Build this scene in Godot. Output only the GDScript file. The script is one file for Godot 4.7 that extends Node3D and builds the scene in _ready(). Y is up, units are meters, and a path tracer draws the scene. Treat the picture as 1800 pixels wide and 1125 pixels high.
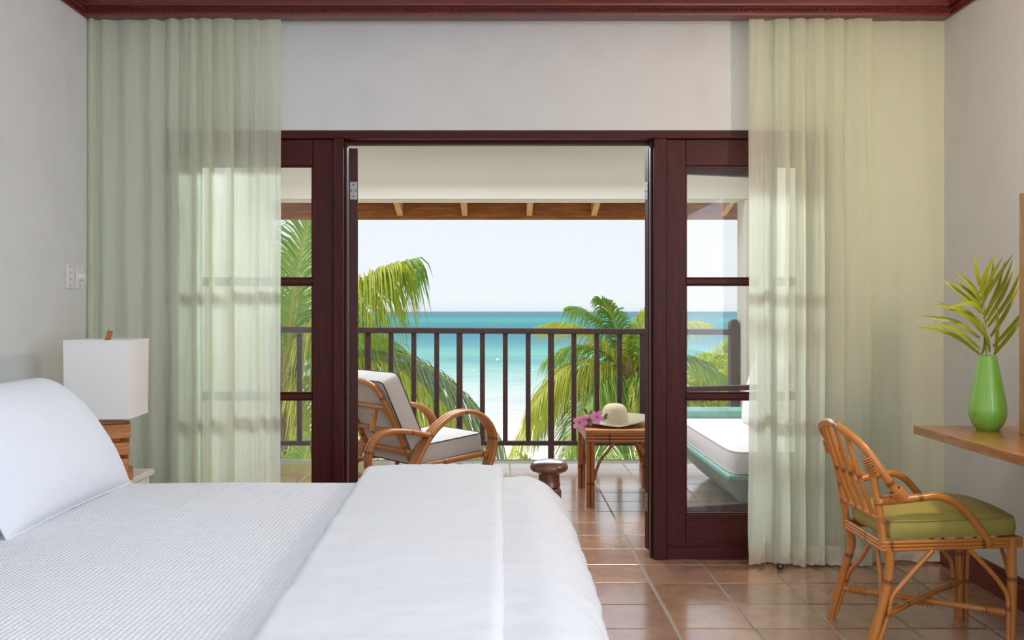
extends Node3D

# ---------------------------------------------------------------- mesh builder
class MB:
	var v := PackedVector3Array()
	var n := PackedVector3Array()
	var uv := PackedVector2Array()
	var c := PackedColorArray()
	var idx := PackedInt32Array()
	var col := Color(1, 1, 1)

	func vert(p: Vector3, nn: Vector3, t := Vector2.ZERO) -> int:
		v.append(p); n.append(nn); uv.append(t); c.append(col)
		return v.size() - 1

	func tri(a: int, b: int, d: int) -> void:
		var g: Vector3 = (v[b] - v[a]).cross(v[d] - v[a])
		if g.dot(n[a] + n[b] + n[d]) > 0.0:
			idx.append(a); idx.append(d); idx.append(b)
		else:
			idx.append(a); idx.append(b); idx.append(d)

	func quad(a: int, b: int, d: int, e: int) -> void:
		tri(a, b, d); tri(a, d, e)

	func face(pts: Array, t: Array = []) -> void:
		var nn: Vector3 = (pts[1] - pts[0]).cross(pts[2] - pts[0]).normalized()
		var ids := []
		for i in pts.size():
			ids.append(vert(pts[i], nn, t[i] if t.size() else Vector2(pts[i].x, pts[i].z)))
		for i in range(1, ids.size() - 1):
			tri(ids[0], ids[i], ids[i + 1])

	# chamfered box; corners share the normal of their face so the chamfer shades round
	func box(size: Vector3, at: Vector3, bevel := 0.003, bs := Basis.IDENTITY) -> void:
		var h := size / 2.0
		var b: float = min(bevel, min(h.x, min(h.y, h.z)) * 0.9)
		var ids := {}
		for sx in [-1, 1]:
			for sy in [-1, 1]:
				for sz in [-1, 1]:
					var s := Vector3(sx, sy, sz)
					for ax in 3:
						var p := Vector3(sx * (h.x - b), sy * (h.y - b), sz * (h.z - b))
						p[ax] = s[ax] * h[ax]
						var nn := Vector3.ZERO
						nn[ax] = s[ax]
						var t := Vector2(p[(ax + 1) % 3], p[(ax + 2) % 3])
						ids[[sx, sy, sz, ax]] = vert(at + bs * p, bs * nn, t)
		for s in [-1, 1]:
			quad(ids[[s, -1, -1, 0]], ids[[s, 1, -1, 0]], ids[[s, 1, 1, 0]], ids[[s, -1, 1, 0]])
			quad(ids[[-1, s, -1, 1]], ids[[1, s, -1, 1]], ids[[1, s, 1, 1]], ids[[-1, s, 1, 1]])
			quad(ids[[-1, -1, s, 2]], ids[[1, -1, s, 2]], ids[[1, 1, s, 2]], ids[[-1, 1, s, 2]])
		for a in [-1, 1]:
			for d in [-1, 1]:
				quad(ids[[a, d, -1, 0]], ids[[a, d, 1, 0]], ids[[a, d, 1, 1]], ids[[a, d, -1, 1]])
				quad(ids[[a, -1, d, 0]], ids[[a, 1, d, 0]], ids[[a, 1, d, 2]], ids[[a, -1, d, 2]])
				quad(ids[[-1, a, d, 1]], ids[[1, a, d, 1]], ids[[1, a, d, 2]], ids[[-1, a, d, 2]])
				for e in [-1, 1]:
					tri(ids[[a, d, e, 0]], ids[[a, d, e, 1]], ids[[a, d, e, 2]])

	# from-to box
	func span(a: Vector3, b: Vector3, bevel := 0.003) -> void:
		box((b - a).abs(), (a + b) / 2.0, bevel)

	func tube(pts: Array, rad, sides := 10, flat := 1.0, up := Vector3.UP) -> void:
		var m := pts.size()
		var d0: Vector3 = (pts[1] - pts[0]).normalized()
		var s: Vector3 = d0.cross(up)
		if s.length() < 0.05:
			s = d0.cross(Vector3.RIGHT)
		s = s.normalized()
		var along := 0.0
		var rows := []
		for i in m:
			var d: Vector3 = (pts[min(i + 1, m - 1)] - pts[max(i - 1, 0)]).normalized()
			s = (s - d * s.dot(d)).normalized()
			var t: Vector3 = d.cross(s)
			if i > 0:
				along += (pts[i] - pts[i - 1]).length()
			var r: float = rad if rad is float else rad[i]
			var row := []
			for k in sides + 1:
				var a := TAU * k / sides
				var o: Vector3 = s * cos(a) + t * sin(a) * flat
				var nn: Vector3 = (s * cos(a) * flat + t * sin(a)).normalized()
				row.append(vert(pts[i] + o * r, nn, Vector2(float(k) / sides, along)))
			rows.append(row)
		for i in m - 1:
			for k in sides:
				quad(rows[i][k], rows[i][k + 1], rows[i + 1][k + 1], rows[i + 1][k])
		for e in [0, m - 1]:
			var d: Vector3 = (pts[1] - pts[0]).normalized() * -1.0 if e == 0 else (pts[m - 1] - pts[m - 2]).normalized()
			var r: float = rad if rad is float else rad[e]
			var mid := vert(pts[e] + d * r * 0.3, d, Vector2(0.5, along if e else 0.0))
			for k in sides:
				var a := vert(v[rows[e][k]], (n[rows[e][k]] + d * 1.5).normalized(), uv[rows[e][k]])
				var b := vert(v[rows[e][k + 1]], (n[rows[e][k + 1]] + d * 1.5).normalized(), uv[rows[e][k + 1]])
				tri(mid, a, b)

	func lathe(prof: Array, seg: int, at: Vector3, bs := Basis.IDENTITY) -> void:
		var rows := []
		for i in prof.size():
			var p: Vector2 = prof[i]
			var q: Vector2 = prof[min(i + 1, prof.size() - 1)] - prof[max(i - 1, 0)]
			var row := []
			for k in seg + 1:
				var a := TAU * k / seg
				var dir := Vector3(cos(a), 0, sin(a))
				var nn: Vector3 = (dir * q.y - Vector3.UP * q.x).normalized()
				if nn.length() < 0.5:
					nn = Vector3.UP
				row.append(vert(at + bs * (dir * p.x + Vector3.UP * p.y), bs * nn, Vector2(float(k) / seg, p.y)))
			rows.append(row)
		for i in prof.size() - 1:
			for k in seg:
				quad(rows[i][k], rows[i][k + 1], rows[i + 1][k + 1], rows[i + 1][k])

	# f(u, w) -> point, u and w in 0..1; sgn turns the side that the normal takes
	func grid(nu: int, nw: int, f: Callable, sgn := 1.0, uvscale := Vector2.ONE) -> void:
		var p := []
		for j in nw + 1:
			var row := []
			for i in nu + 1:
				row.append(f.call(float(i) / nu, float(j) / nw))
			p.append(row)
		var first := v.size()
		for j in nw + 1:
			for i in nu + 1:
				var du: Vector3 = p[j][min(i + 1, nu)] - p[j][max(i - 1, 0)]
				var dw: Vector3 = p[min(j + 1, nw)][i] - p[max(j - 1, 0)][i]
				var nn: Vector3 = du.cross(dw).normalized() * sgn
				if nn.length() < 0.5:
					nn = Vector3.UP
				vert(p[j][i], nn, Vector2(float(i) / nu, float(j) / nw) * uvscale)
		for j in nw:
			for i in nu:
				var a := first + j * (nu + 1) + i
				quad(a, a + 1, a + nu + 2, a + nu + 1)

	# a blade along pts, half widths w, folded along its middle by `fold`
	func blade(pts: Array, w: Array, side: Vector3, fold := 0.3) -> void:
		var rows := []
		for i in pts.size():
			var d: Vector3 = (pts[min(i + 1, pts.size() - 1)] - pts[max(i - 1, 0)]).normalized()
			var s: Vector3 = (side - d * side.dot(d)).normalized()
			var nn: Vector3 = s.cross(d).normalized()
			var hw: float = w[i]
			rows.append([vert(pts[i] - s * hw + nn * hw * fold, (nn + s * fold).normalized(), Vector2(0, i)), vert(pts[i], nn, Vector2(0.5, i)), vert(pts[i] + s * hw + nn * hw * fold, (nn - s * fold).normalized(), Vector2(1, i))])
		for i in pts.size() - 1:
			quad(rows[i][0], rows[i][1], rows[i + 1][1], rows[i + 1][0])
			quad(rows[i][1], rows[i][2], rows[i + 1][2], rows[i + 1][1])

	func mesh() -> ArrayMesh:
		var a := []
		a.resize(Mesh.ARRAY_MAX)
		a[Mesh.ARRAY_VERTEX] = v
		a[Mesh.ARRAY_NORMAL] = n
		a[Mesh.ARRAY_TEX_UV] = uv
		a[Mesh.ARRAY_COLOR] = c
		a[Mesh.ARRAY_INDEX] = idx
		var m := ArrayMesh.new()
		m.add_surface_from_arrays(Mesh.PRIMITIVE_TRIANGLES, a)
		return m


# ---------------------------------------------------------------- small helpers
var M := {}
var rng := RandomNumberGenerator.new()
var soft := FastNoiseLite.new()
var used := {}


func W(x: float, y: float, depth: float) -> Vector3:   # metres right of, above and away from the eye's foot
	return Vector3(x, y, -depth)


func numbered(called: String) -> String:
	if not used.has(called):
		used[called] = 0
		return called
	used[called] += 1
	return "%s_%03d" % [called, used[called]]


func obj(called: String, mb, mat: Material, parent: Node = self) -> MeshInstance3D:
	var o := MeshInstance3D.new()
	o.name = numbered(called) if parent == self else called
	o.mesh = mb.mesh() if mb is MB else mb
	o.material_override = mat
	parent.add_child(o, true)
	return o


func tag(o: Node, label: String, category: String, group := "") -> Node:
	o.set_meta("label", label)
	o.set_meta("category", category)
	if group != "":
		o.set_meta("group", group)
	return o


func thing(called: String, label: String, category: String, at := Vector3.ZERO, turn := 0.0, group := "") -> Node3D:
	var o := Node3D.new()
	o.name = numbered(called)
	add_child(o)
	o.position = at
	o.rotation.y = turn
	tag(o, label, category, group)
	return o


func struct(called: String, mb, mat: Material, label: String, category: String) -> MeshInstance3D:
	var o := obj(called, mb, mat)
	tag(o, label, category)
	o.set_meta("kind", "structure")
	return o


func shell(called: String, label: String, category: String, at := Vector3.ZERO, turn := 0.0) -> Node3D:
	var o := thing(called, label, category, at, turn)
	o.set_meta("kind", "structure")
	return o


func smooth(pts: Array, per := 6) -> Array:   # Catmull-Rom through the points
	var out := []
	var m := pts.size()
	for i in m - 1:
		var a = pts[max(i - 1, 0)]
		var b = pts[i]
		var d = pts[i + 1]
		var e = pts[min(i + 2, m - 1)]
		for k in per:
			var t := float(k) / per
			out.append((b * 2.0 + (d - a) * t + (a * 2.0 - b * 5.0 + d * 4.0 - e) * t * t + (b * 3.0 - a - d * 3.0 + e) * t * t * t) * 0.5)
	out.append(pts[m - 1])
	return out


func pole(called: String, pts: Array, r: float, mat: Material, parent: Node, per := 6, sides := 10) -> MeshInstance3D:
	var mb := MB.new()
	mb.tube(smooth(pts, per) if pts.size() > 2 else pts, r, sides)
	return obj(called, mb, mat, parent)


func bind_cane(pts: Array, r: float, turns: int, mat: Material, parent: Node, thick := 0.0022) -> void:   # cane binding round a joint
	var mb := MB.new()
	for k in turns:
		var t := (k + 0.5) / turns
		var i: float = t * (pts.size() - 1)
		var p: Vector3 = pts[int(i)].lerp(pts[min(int(i) + 1, pts.size() - 1)], i - int(i))
		var d: Vector3 = (pts[pts.size() - 1] - pts[0]).normalized()
		var s: Vector3 = d.cross(Vector3(0.3, 0.2, 0.9)).normalized()
		var q: Vector3 = d.cross(s)
		var ring := []
		for a in 13:
			ring.append(p + (s * cos(TAU * a / 12) + q * sin(TAU * a / 12)) * r)
		mb.tube(ring, thick, 5)
	obj("cane_binding", mb, mat, parent)


func fold1(t: float, lo: float, hi: float, r: float) -> Vector2:   # cloth over an edge: (position, drop)
	var d := 0.0
	var s := 1.0
	var edge := hi
	if t > hi - r:
		d = t - (hi - r)
	elif t < lo + r:
		d = lo + r - t
		s = -1.0
		edge = lo
	else:
		return Vector2(t, 0)
	var a := d / r
	if a < PI / 2:
		return Vector2(edge - s * r + s * r * sin(a), r * (1.0 - cos(a)))
	return Vector2(edge, r + d - r * PI / 2)


# ---------------------------------------------------------------- materials
func noise_tex(seed_: int, freq: float, cols: Array, oct := 4, w := 256, h := 256, type := FastNoiseLite.TYPE_SIMPLEX_SMOOTH) -> NoiseTexture2D:
	var f := FastNoiseLite.new()
	f.seed = seed_
	f.frequency = freq
	f.noise_type = type
	f.fractal_octaves = oct
	var t := NoiseTexture2D.new()
	t.width = w
	t.height = h
	t.seamless = true
	t.noise = f
	if cols.size():
		var g := Gradient.new()
		var off := PackedFloat32Array()
		var cc := PackedColorArray()
		for i in cols.size():
			off.append(float(i) / (cols.size() - 1))
			cc.append(cols[i])
		g.offsets = off
		g.colors = cc
		t.color_ramp = g
	return t


func rgb8(r: float, g: float, b: float) -> Color:
	return Color(r / 255.0, g / 255.0, b / 255.0)


func mat(col: Color, rough := 0.6, spec := 0.5) -> StandardMaterial3D:
	var m := StandardMaterial3D.new()
	m.albedo_color = col
	m.roughness = rough
	m.metallic_specular = spec
	return m


func grained(a: Color, b: Color, scale: Vector3, rough: float, seed_: int, coat := 0.0) -> StandardMaterial3D:
	var m := mat(Color.WHITE, rough)
	m.albedo_texture = noise_tex(seed_, 0.02, [a, a.lerp(b, 0.35), b, a.lerp(b, 0.6), a, b], 4)
	m.uv1_triplanar = true
	m.uv1_world_triplanar = true
	m.uv1_scale = scale
	if coat > 0.0:
		m.clearcoat_enabled = true
		m.clearcoat = coat
		m.clearcoat_roughness = 0.25
	return m


func rattan_tex(base: Color, dark: Color, seed_: int) -> ImageTexture:
	var im := Image.create(32, 512, false, Image.FORMAT_RGB8)
	var f := FastNoiseLite.new()
	f.seed = seed_
	f.frequency = 0.05
	for y in 512:
		var near := 1.0
		for k in [60, 205, 330, 470]:
			near = min(near, absf(y - k) / 5.0)
		for x in 32:
			var g := 0.5 + 0.5 * f.get_noise_2d(x * 9.0, y * 0.5)
			var cc := base.lerp(dark, 0.35 * g)
			if near < 1.0:
				cc = cc.lerp(dark.darkened(0.45), (1.0 - near) * 0.75)
			im.set_pixel(x, y, cc)
	return ImageTexture.create_from_image(im)


func rattan(base: Color, dark: Color, seed_: int) -> StandardMaterial3D:
	var m := mat(Color.WHITE, 0.32)
	m.albedo_texture = rattan_tex(base, dark, seed_)
	m.uv1_scale = Vector3(1, 0.8, 1)
	m.clearcoat_enabled = true
	m.clearcoat = 0.35
	m.clearcoat_roughness = 0.2
	return m


func cloth(col: Color, back: Color, alpha := 1.0) -> StandardMaterial3D:
	var m := mat(col, 0.9, 0.2)
	m.cull_mode = BaseMaterial3D.CULL_DISABLED
	if alpha < 1.0:
		m.transparency = BaseMaterial3D.TRANSPARENCY_ALPHA
		m.albedo_color.a = alpha
	if back != Color.BLACK:
		m.backlight_enabled = true
		m.backlight = back
	return m


func leafy(col: Color, back: Color) -> StandardMaterial3D:
	var m := mat(col, 0.45, 0.4)
	m.vertex_color_use_as_albedo = true
	m.cull_mode = BaseMaterial3D.CULL_DISABLED
	m.backlight_enabled = true
	m.backlight = back
	return m


func make_materials() -> void:
	var pl := mat(Color.WHITE, 0.85, 0.3)
	pl.albedo_texture = noise_tex(3, 0.012, [rgb8(214, 215, 214), rgb8(220, 221, 220), rgb8(217, 218, 217)], 3)
	pl.uv1_triplanar = true
	pl.uv1_world_triplanar = true
	pl.uv1_scale = Vector3(0.6, 0.6, 0.6)
	M.wall = pl
	M.stucco = mat(rgb8(214, 210, 197), 0.85, 0.3)
	M.ceiling = mat(rgb8(232, 230, 225), 0.9, 0.3)
	M.maho_v = grained(rgb8(78, 27, 22), rgb8(60, 19, 16), Vector3(6, 0.35, 6), 0.45, 11, 0.0)
	M.maho_h = grained(rgb8(80, 28, 23), rgb8(62, 20, 17), Vector3(0.35, 6, 6), 0.45, 12, 0.0)
	M.maho_v.metallic_specular = 0.35
	M.maho_h.metallic_specular = 0.35
	M.crown = grained(rgb8(120, 40, 30), rgb8(92, 28, 22), Vector3(0.4, 7, 7), 0.38, 13, 0.25)
	M.crown_z = grained(rgb8(120, 40, 30), rgb8(92, 28, 22), Vector3(7, 7, 0.4), 0.38, 14, 0.25)
	M.rail = grained(rgb8(74, 46, 40), rgb8(58, 34, 30), Vector3(3, 3, 3), 0.45, 15)
	M.post = grained(rgb8(108, 60, 36), rgb8(82, 42, 26), Vector3(5, 0.6, 5), 0.32, 16, 0.4)
	M.desk = grained(rgb8(186, 128, 70), rgb8(150, 92, 44), Vector3(7, 7, 0.5), 0.3, 17, 0.5)
	M.pale_wood = grained(rgb8(206, 168, 122), rgb8(184, 138, 92), Vector3(6, 0.5, 6), 0.35, 18, 0.4)
	M.block = grained(rgb8(206, 140, 76), rgb8(176, 108, 54), Vector3(1.0, 9, 9), 0.5, 19)
	M.pine = grained(rgb8(186, 122, 62), rgb8(150, 90, 42), Vector3(0.5, 4, 4), 0.6, 20)
	M.pine_pale = grained(rgb8(222, 176, 112), rgb8(196, 146, 84), Vector3(3, 3, 0.6), 0.6, 21)
	M.cane_deep = rattan(rgb8(184, 118, 54), rgb8(140, 80, 32), 31)
	M.cane_warm = rattan(rgb8(208, 136, 60), rgb8(164, 92, 34), 32)
	M.cane_wrap = mat(rgb8(206, 128, 60), 0.4)
	var weave := rattan(rgb8(172, 106, 54), rgb8(130, 72, 34), 33)
	M.cane_table = weave
	M.tile = []
	var tones := [[rgb8(174, 124, 80), rgb8(154, 104, 64)], [rgb8(166, 118, 82), rgb8(148, 100, 66)], [rgb8(178, 130, 84), rgb8(160, 110, 66)], [rgb8(164, 112, 72), rgb8(146, 96, 60)], [rgb8(172, 124, 88), rgb8(156, 108, 74)]]
	for i in 5:
		var t := mat(Color.WHITE, 0.26, 1.0)
		t.albedo_texture = noise_tex(40 + i, 0.01, [tones[i][1], tones[i][0], tones[i][1], tones[i][0]], 4)
		t.uv1_triplanar = true
		t.uv1_world_triplanar = true
		t.uv1_scale = Vector3(1.3, 1.3, 1.3)
		t.roughness_texture = noise_tex(50 + i, 0.02, [Color(0.75, 0.75, 0.75), Color(1, 1, 1)], 3)
		t.rim_enabled = true
		t.rim = 0.25
		t.rim_tint = 0.0
		t.clearcoat_enabled = true
		t.clearcoat = 1.0
		t.clearcoat_roughness = 0.15
		M.tile.append(t)
	M.grout = mat(rgb8(158, 150, 134), 0.9, 0.2)
	M.sheer = cloth(rgb8(233, 229, 212), Color(0.94, 1.0, 0.90), 0.82)
	M.hem = cloth(rgb8(226, 222, 204), Color(0.70, 0.74, 0.64), 0.90)
	M.sheet = cloth(rgb8(214, 216, 219), Color.BLACK)
	M.sheet.rim_enabled = true
	M.sheet.rim = 0.15
	var waf := cloth(rgb8(232, 234, 238), Color.BLACK)
	var im := Image.create(64, 64, false, Image.FORMAT_L8)
	for y in 64:
		for x in 64:
			var a := absf(sin(PI * x / 16.0)) * absf(sin(PI * y / 16.0))
			im.set_pixel(x, y, Color(1.0 - a, 1.0 - a, 1.0 - a))
	waf.heightmap_enabled = true
	waf.heightmap_texture = ImageTexture.create_from_image(im)
	waf.heightmap_scale = 0.32
	waf.uv1_scale = Vector3(20, 20, 1)
	M.waffle = waf
	M.pillow = cloth(rgb8(218, 222, 227), Color.BLACK)
	M.shade = cloth(rgb8(238, 236, 230), Color(0.25, 0.25, 0.24))
	M.cushion_white = cloth(rgb8(194, 191, 186), Color.BLACK)
	M.cushion_day = cloth(rgb8(236, 234, 232), Color.BLACK)
	M.pipe_dark = mat(rgb8(50, 42, 40), 0.8)
	M.pipe_white = mat(rgb8(206, 204, 202), 0.8)
	M.green = cloth(rgb8(170, 160, 84), Color.BLACK)
	M.green.roughness = 0.55
	M.green.metallic_specular = 0.4
	M.green_pipe = mat(rgb8(160, 150, 78), 0.55)
	M.vase = mat(rgb8(134, 194, 72), 0.18, 0.5)
	M.vase.clearcoat_enabled = true
	M.vase.clearcoat = 0.7
	M.vase.clearcoat_roughness = 0.08
	M.cut_leaf = leafy(rgb8(150, 158, 40), Color(0.28, 0.30, 0.06))
	M.glass = mat(Color(1, 1, 1, 0.03), 0.02, 0.2)
	M.glass.transparency = BaseMaterial3D.TRANSPARENCY_ALPHA
	M.mirror = mat(rgb8(225, 228, 228), 0.03)
	M.mirror.metallic = 1.0
	M.steel = mat(rgb8(140, 138, 134), 0.45)
	M.steel.metallic = 0.8
	M.screw = mat(rgb8(70, 66, 62), 0.5)
	M.screw.metallic = 0.7
	M.plate = mat(rgb8(232, 230, 226), 0.4)
	M.dot = mat(rgb8(120, 116, 110), 0.6)
	M.cream = mat(rgb8(226, 222, 210), 0.4)
	M.teal = mat(Color.WHITE, 0.6)
	M.teal.albedo_texture = noise_tex(70, 0.015, [rgb8(108, 164, 150), rgb8(132, 184, 170), rgb8(116, 172, 158)], 4)
	M.teal.uv1_triplanar = true
	M.teal.uv1_scale = Vector3(1.5, 1.5, 1.5)
	var st := mat(rgb8(232, 218, 184), 0.85, 0.2)
	var wi := Image.create(64, 64, false, Image.FORMAT_L8)
	for y in 64:
		for x in 64:
			var q := (int(x / 8) + int(y / 8)) % 2
			var hgt := absf(sin(PI * (x % 8) / 8.0)) if q == 0 else absf(sin(PI * (y % 8) / 8.0))
			wi.set_pixel(x, y, Color(hgt, hgt, hgt))
	st.heightmap_enabled = true
	st.heightmap_texture = ImageTexture.create_from_image(wi)
	st.heightmap_scale = 0.3
	st.uv1_scale = Vector3(14, 14, 1)
	st.cull_mode = BaseMaterial3D.CULL_DISABLED
	st.backlight_enabled = true
	st.backlight = Color(0.2, 0.18, 0.14)
	M.straw = st
	M.petal = leafy(rgb8(242, 176, 214), Color(0.4, 0.2, 0.3))
	M.petal_heart = mat(rgb8(206, 40, 110), 0.6)
	M.sprig_leaf = leafy(rgb8(90, 130, 60), Color(0.1, 0.2, 0.05))
	M.black = mat(rgb8(22, 22, 24), 0.4)
	M.white_mark = mat(rgb8(225, 225, 225), 0.5)
	M.palm_sunlit_tone = leafy(rgb8(206, 208, 92), Color(0.80, 0.85, 0.30))  # sunlit yellow painted into the leaf colour
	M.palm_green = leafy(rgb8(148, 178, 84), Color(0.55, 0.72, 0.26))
	M.palm_shade_tone = leafy(rgb8(158, 174, 130), Color(0.50, 0.60, 0.30))  # shady grey green painted into the leaf colour
	M.rachis = mat(rgb8(196, 182, 84), 0.5)
	M.trunk = grained(rgb8(150, 122, 92), rgb8(108, 84, 62), Vector3(1, 6, 1), 0.9, 22)
	M.husk = mat(rgb8(150, 118, 80), 0.9)
	M.coconut = mat(rgb8(170, 150, 60), 0.5)
	M.shrub_leaf = leafy(rgb8(206, 214, 66), Color(0.8, 0.86, 0.2))
	M.sand = mat(Color.WHITE, 0.95, 0.1)
	M.sand.albedo_texture = noise_tex(80, 0.02, [rgb8(236, 228, 212), rgb8(246, 240, 228), rgb8(240, 234, 220)], 4)
	M.sand.uv1_triplanar = true
	M.sand.uv1_scale = Vector3(0.15, 0.15, 0.15)
	var sea := mat(Color.WHITE, 0.55, 0.12)
	sea.vertex_color_use_as_albedo = true
	sea.normal_enabled = true
	var sn := noise_tex(81, 0.03, [], 4)
	sn.as_normal_map = true
	sn.bump_strength = 6.0
	sea.normal_texture = sn
	sea.normal_scale = 0.6
	sea.uv1_triplanar = true
	sea.uv1_world_triplanar = true
	sea.uv1_scale = Vector3(0.02, 0.02, 0.05)
	M.sea = sea
	M.buoy = mat(rgb8(245, 245, 245), 0.4)
	M.added_diffuser = mat(rgb8(240, 242, 245), 0.6)  # glowing face of the two added fill lamps
	M.added_diffuser.emission_enabled = true
	M.added_diffuser.emission = rgb8(236, 243, 255)
	M.added_diffuser.emission_energy_multiplier = 0.5
	M.bulb = mat(rgb8(255, 236, 200), 0.5)  # bulb of the unseen wall lamp
	M.bulb.emission_enabled = true
	M.bulb.emission = rgb8(255, 214, 160)
	M.bulb.emission_energy_multiplier = 2.0


# ---------------------------------------------------------------- scene
const EYE := 1.22        # height of the lens
const WALL_L := -1.985
const WALL_R := 2.13
const FRAME_Z := 4.62    # room face of the window wall
const BACK_Z := -1.6
const CEIL := 2.80


func _ready() -> void:
	rng.seed = 7
	soft.seed = 5
	soft.frequency = 1.0
	# --- camera: level, with a slight lens shift
	var cam := Camera3D.new()
	cam.name = "camera"
	add_child(cam)
	cam.position = Vector3(0, EYE, 0)
	cam.projection = Camera3D.PROJECTION_FRUSTUM
	cam.keep_aspect = Camera3D.KEEP_HEIGHT
	cam.near = 0.05
	cam.far = 30000.0
	cam.size = 1125.0 / 1656.0 * 0.05
	cam.frustum_offset = Vector2(18.0, -15.5) / 1656.0 * 0.05
	cam.current = true
	# --- sky and exposure
	var we := WorldEnvironment.new()
	we.name = "environment"
	var env := Environment.new()
	var sky := Sky.new()
	var sm := ProceduralSkyMaterial.new()
	sm.sky_top_color = rgb8(200, 220, 242)
	sm.sky_horizon_color = rgb8(232, 239, 243)
	sm.sky_curve = 0.45
	sm.ground_bottom_color = rgb8(200, 205, 200)
	sm.ground_horizon_color = rgb8(205, 222, 228)
	sm.sun_angle_max = 0.1
	sky.sky_material = sm
	env.sky = sky
	env.background_mode = Environment.BG_SKY
	env.background_energy_multiplier = 1.10
	env.ambient_light_source = Environment.AMBIENT_SOURCE_SKY
	env.tonemap_mode = Environment.TONE_MAPPER_LINEAR
	env.tonemap_exposure = 1.0
	env.sdfgi_enabled = true
	env.ssao_enabled = true
	env.ssil_enabled = true
	we.environment = env
	add_child(we)
	# --- sun, high over the left end of the beach
	var sun := DirectionalLight3D.new()
	sun.name = "sun"
	sun.light_color = rgb8(255, 246, 228)
	sun.light_energy = 0.85
	sun.light_angular_distance = 0.6
	sun.shadow_enabled = true
	sun.sky_mode = DirectionalLight3D.SKY_MODE_LIGHT_ONLY
	add_child(sun)
	sun.look_at_from_position(Vector3(-5.5, 8.3, -1.0), Vector3.ZERO)
	# --- fill light added behind the viewer, at an opening in the back wall
	var back_fill := AreaLight3D.new()
	back_fill.name = "added_back_fill"
	back_fill.area_size = Vector2(3.4, 1.7)
	back_fill.light_energy = 0.8
	back_fill.light_color = rgb8(220, 233, 255)
	back_fill.area_range = 14.0
	back_fill.shadow_enabled = true
	add_child(back_fill)
	back_fill.position = W(-0.1, 1.55, BACK_Z + 0.02)
	# --- fill light added in the right wall to brighten the left one
	var side := AreaLight3D.new()
	side.name = "added_side_fill"
	side.area_size = Vector2(1.7, 1.5)
	side.light_energy = 12.0
	side.light_color = rgb8(222, 234, 255)
	side.area_range = 12.0
	side.shadow_enabled = true
	add_child(side)
	side.position = W(WALL_R - 0.02, 1.55, -0.5)
	side.rotation.y = PI / 2
	# --- fill light added under the ceiling to brighten bed and walls
	var cl := AreaLight3D.new()
	cl.name = "added_bedroom_fill"
	cl.area_size = Vector2(1.5, 1.5)
	cl.light_energy = 0.35
	cl.light_color = rgb8(236, 242, 255)
	cl.area_range = 12.0
	cl.shadow_enabled = true
	add_child(cl)
	cl.position = W(-0.3, 2.70, 1.7)
	cl.rotation.x = -PI / 2
	# --- fill light added under the balcony ceiling, aimed back at the curtains
	var bl := AreaLight3D.new()
	bl.name = "added_balcony_fill"
	bl.area_size = Vector2(3.0, 0.36)
	bl.light_energy = 12.5
	bl.light_color = rgb8(234, 243, 255)
	bl.area_range = 10.0
	bl.shadow_enabled = true
	add_child(bl)
	bl.position = W(0.0, 2.74, 7.05)
	bl.rotation = Vector3(-0.72, PI, 0)

	make_materials()
	build_room()
	build_windows()
	build_balcony()
	build_landscape()
	build_curtains()
	build_bed()
	build_lamp_corner()
	build_desk_corner()
	build_desk_chair()
	build_lounge_chair()
	build_balcony_table()
	build_daybed()
	build_palms()


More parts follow.
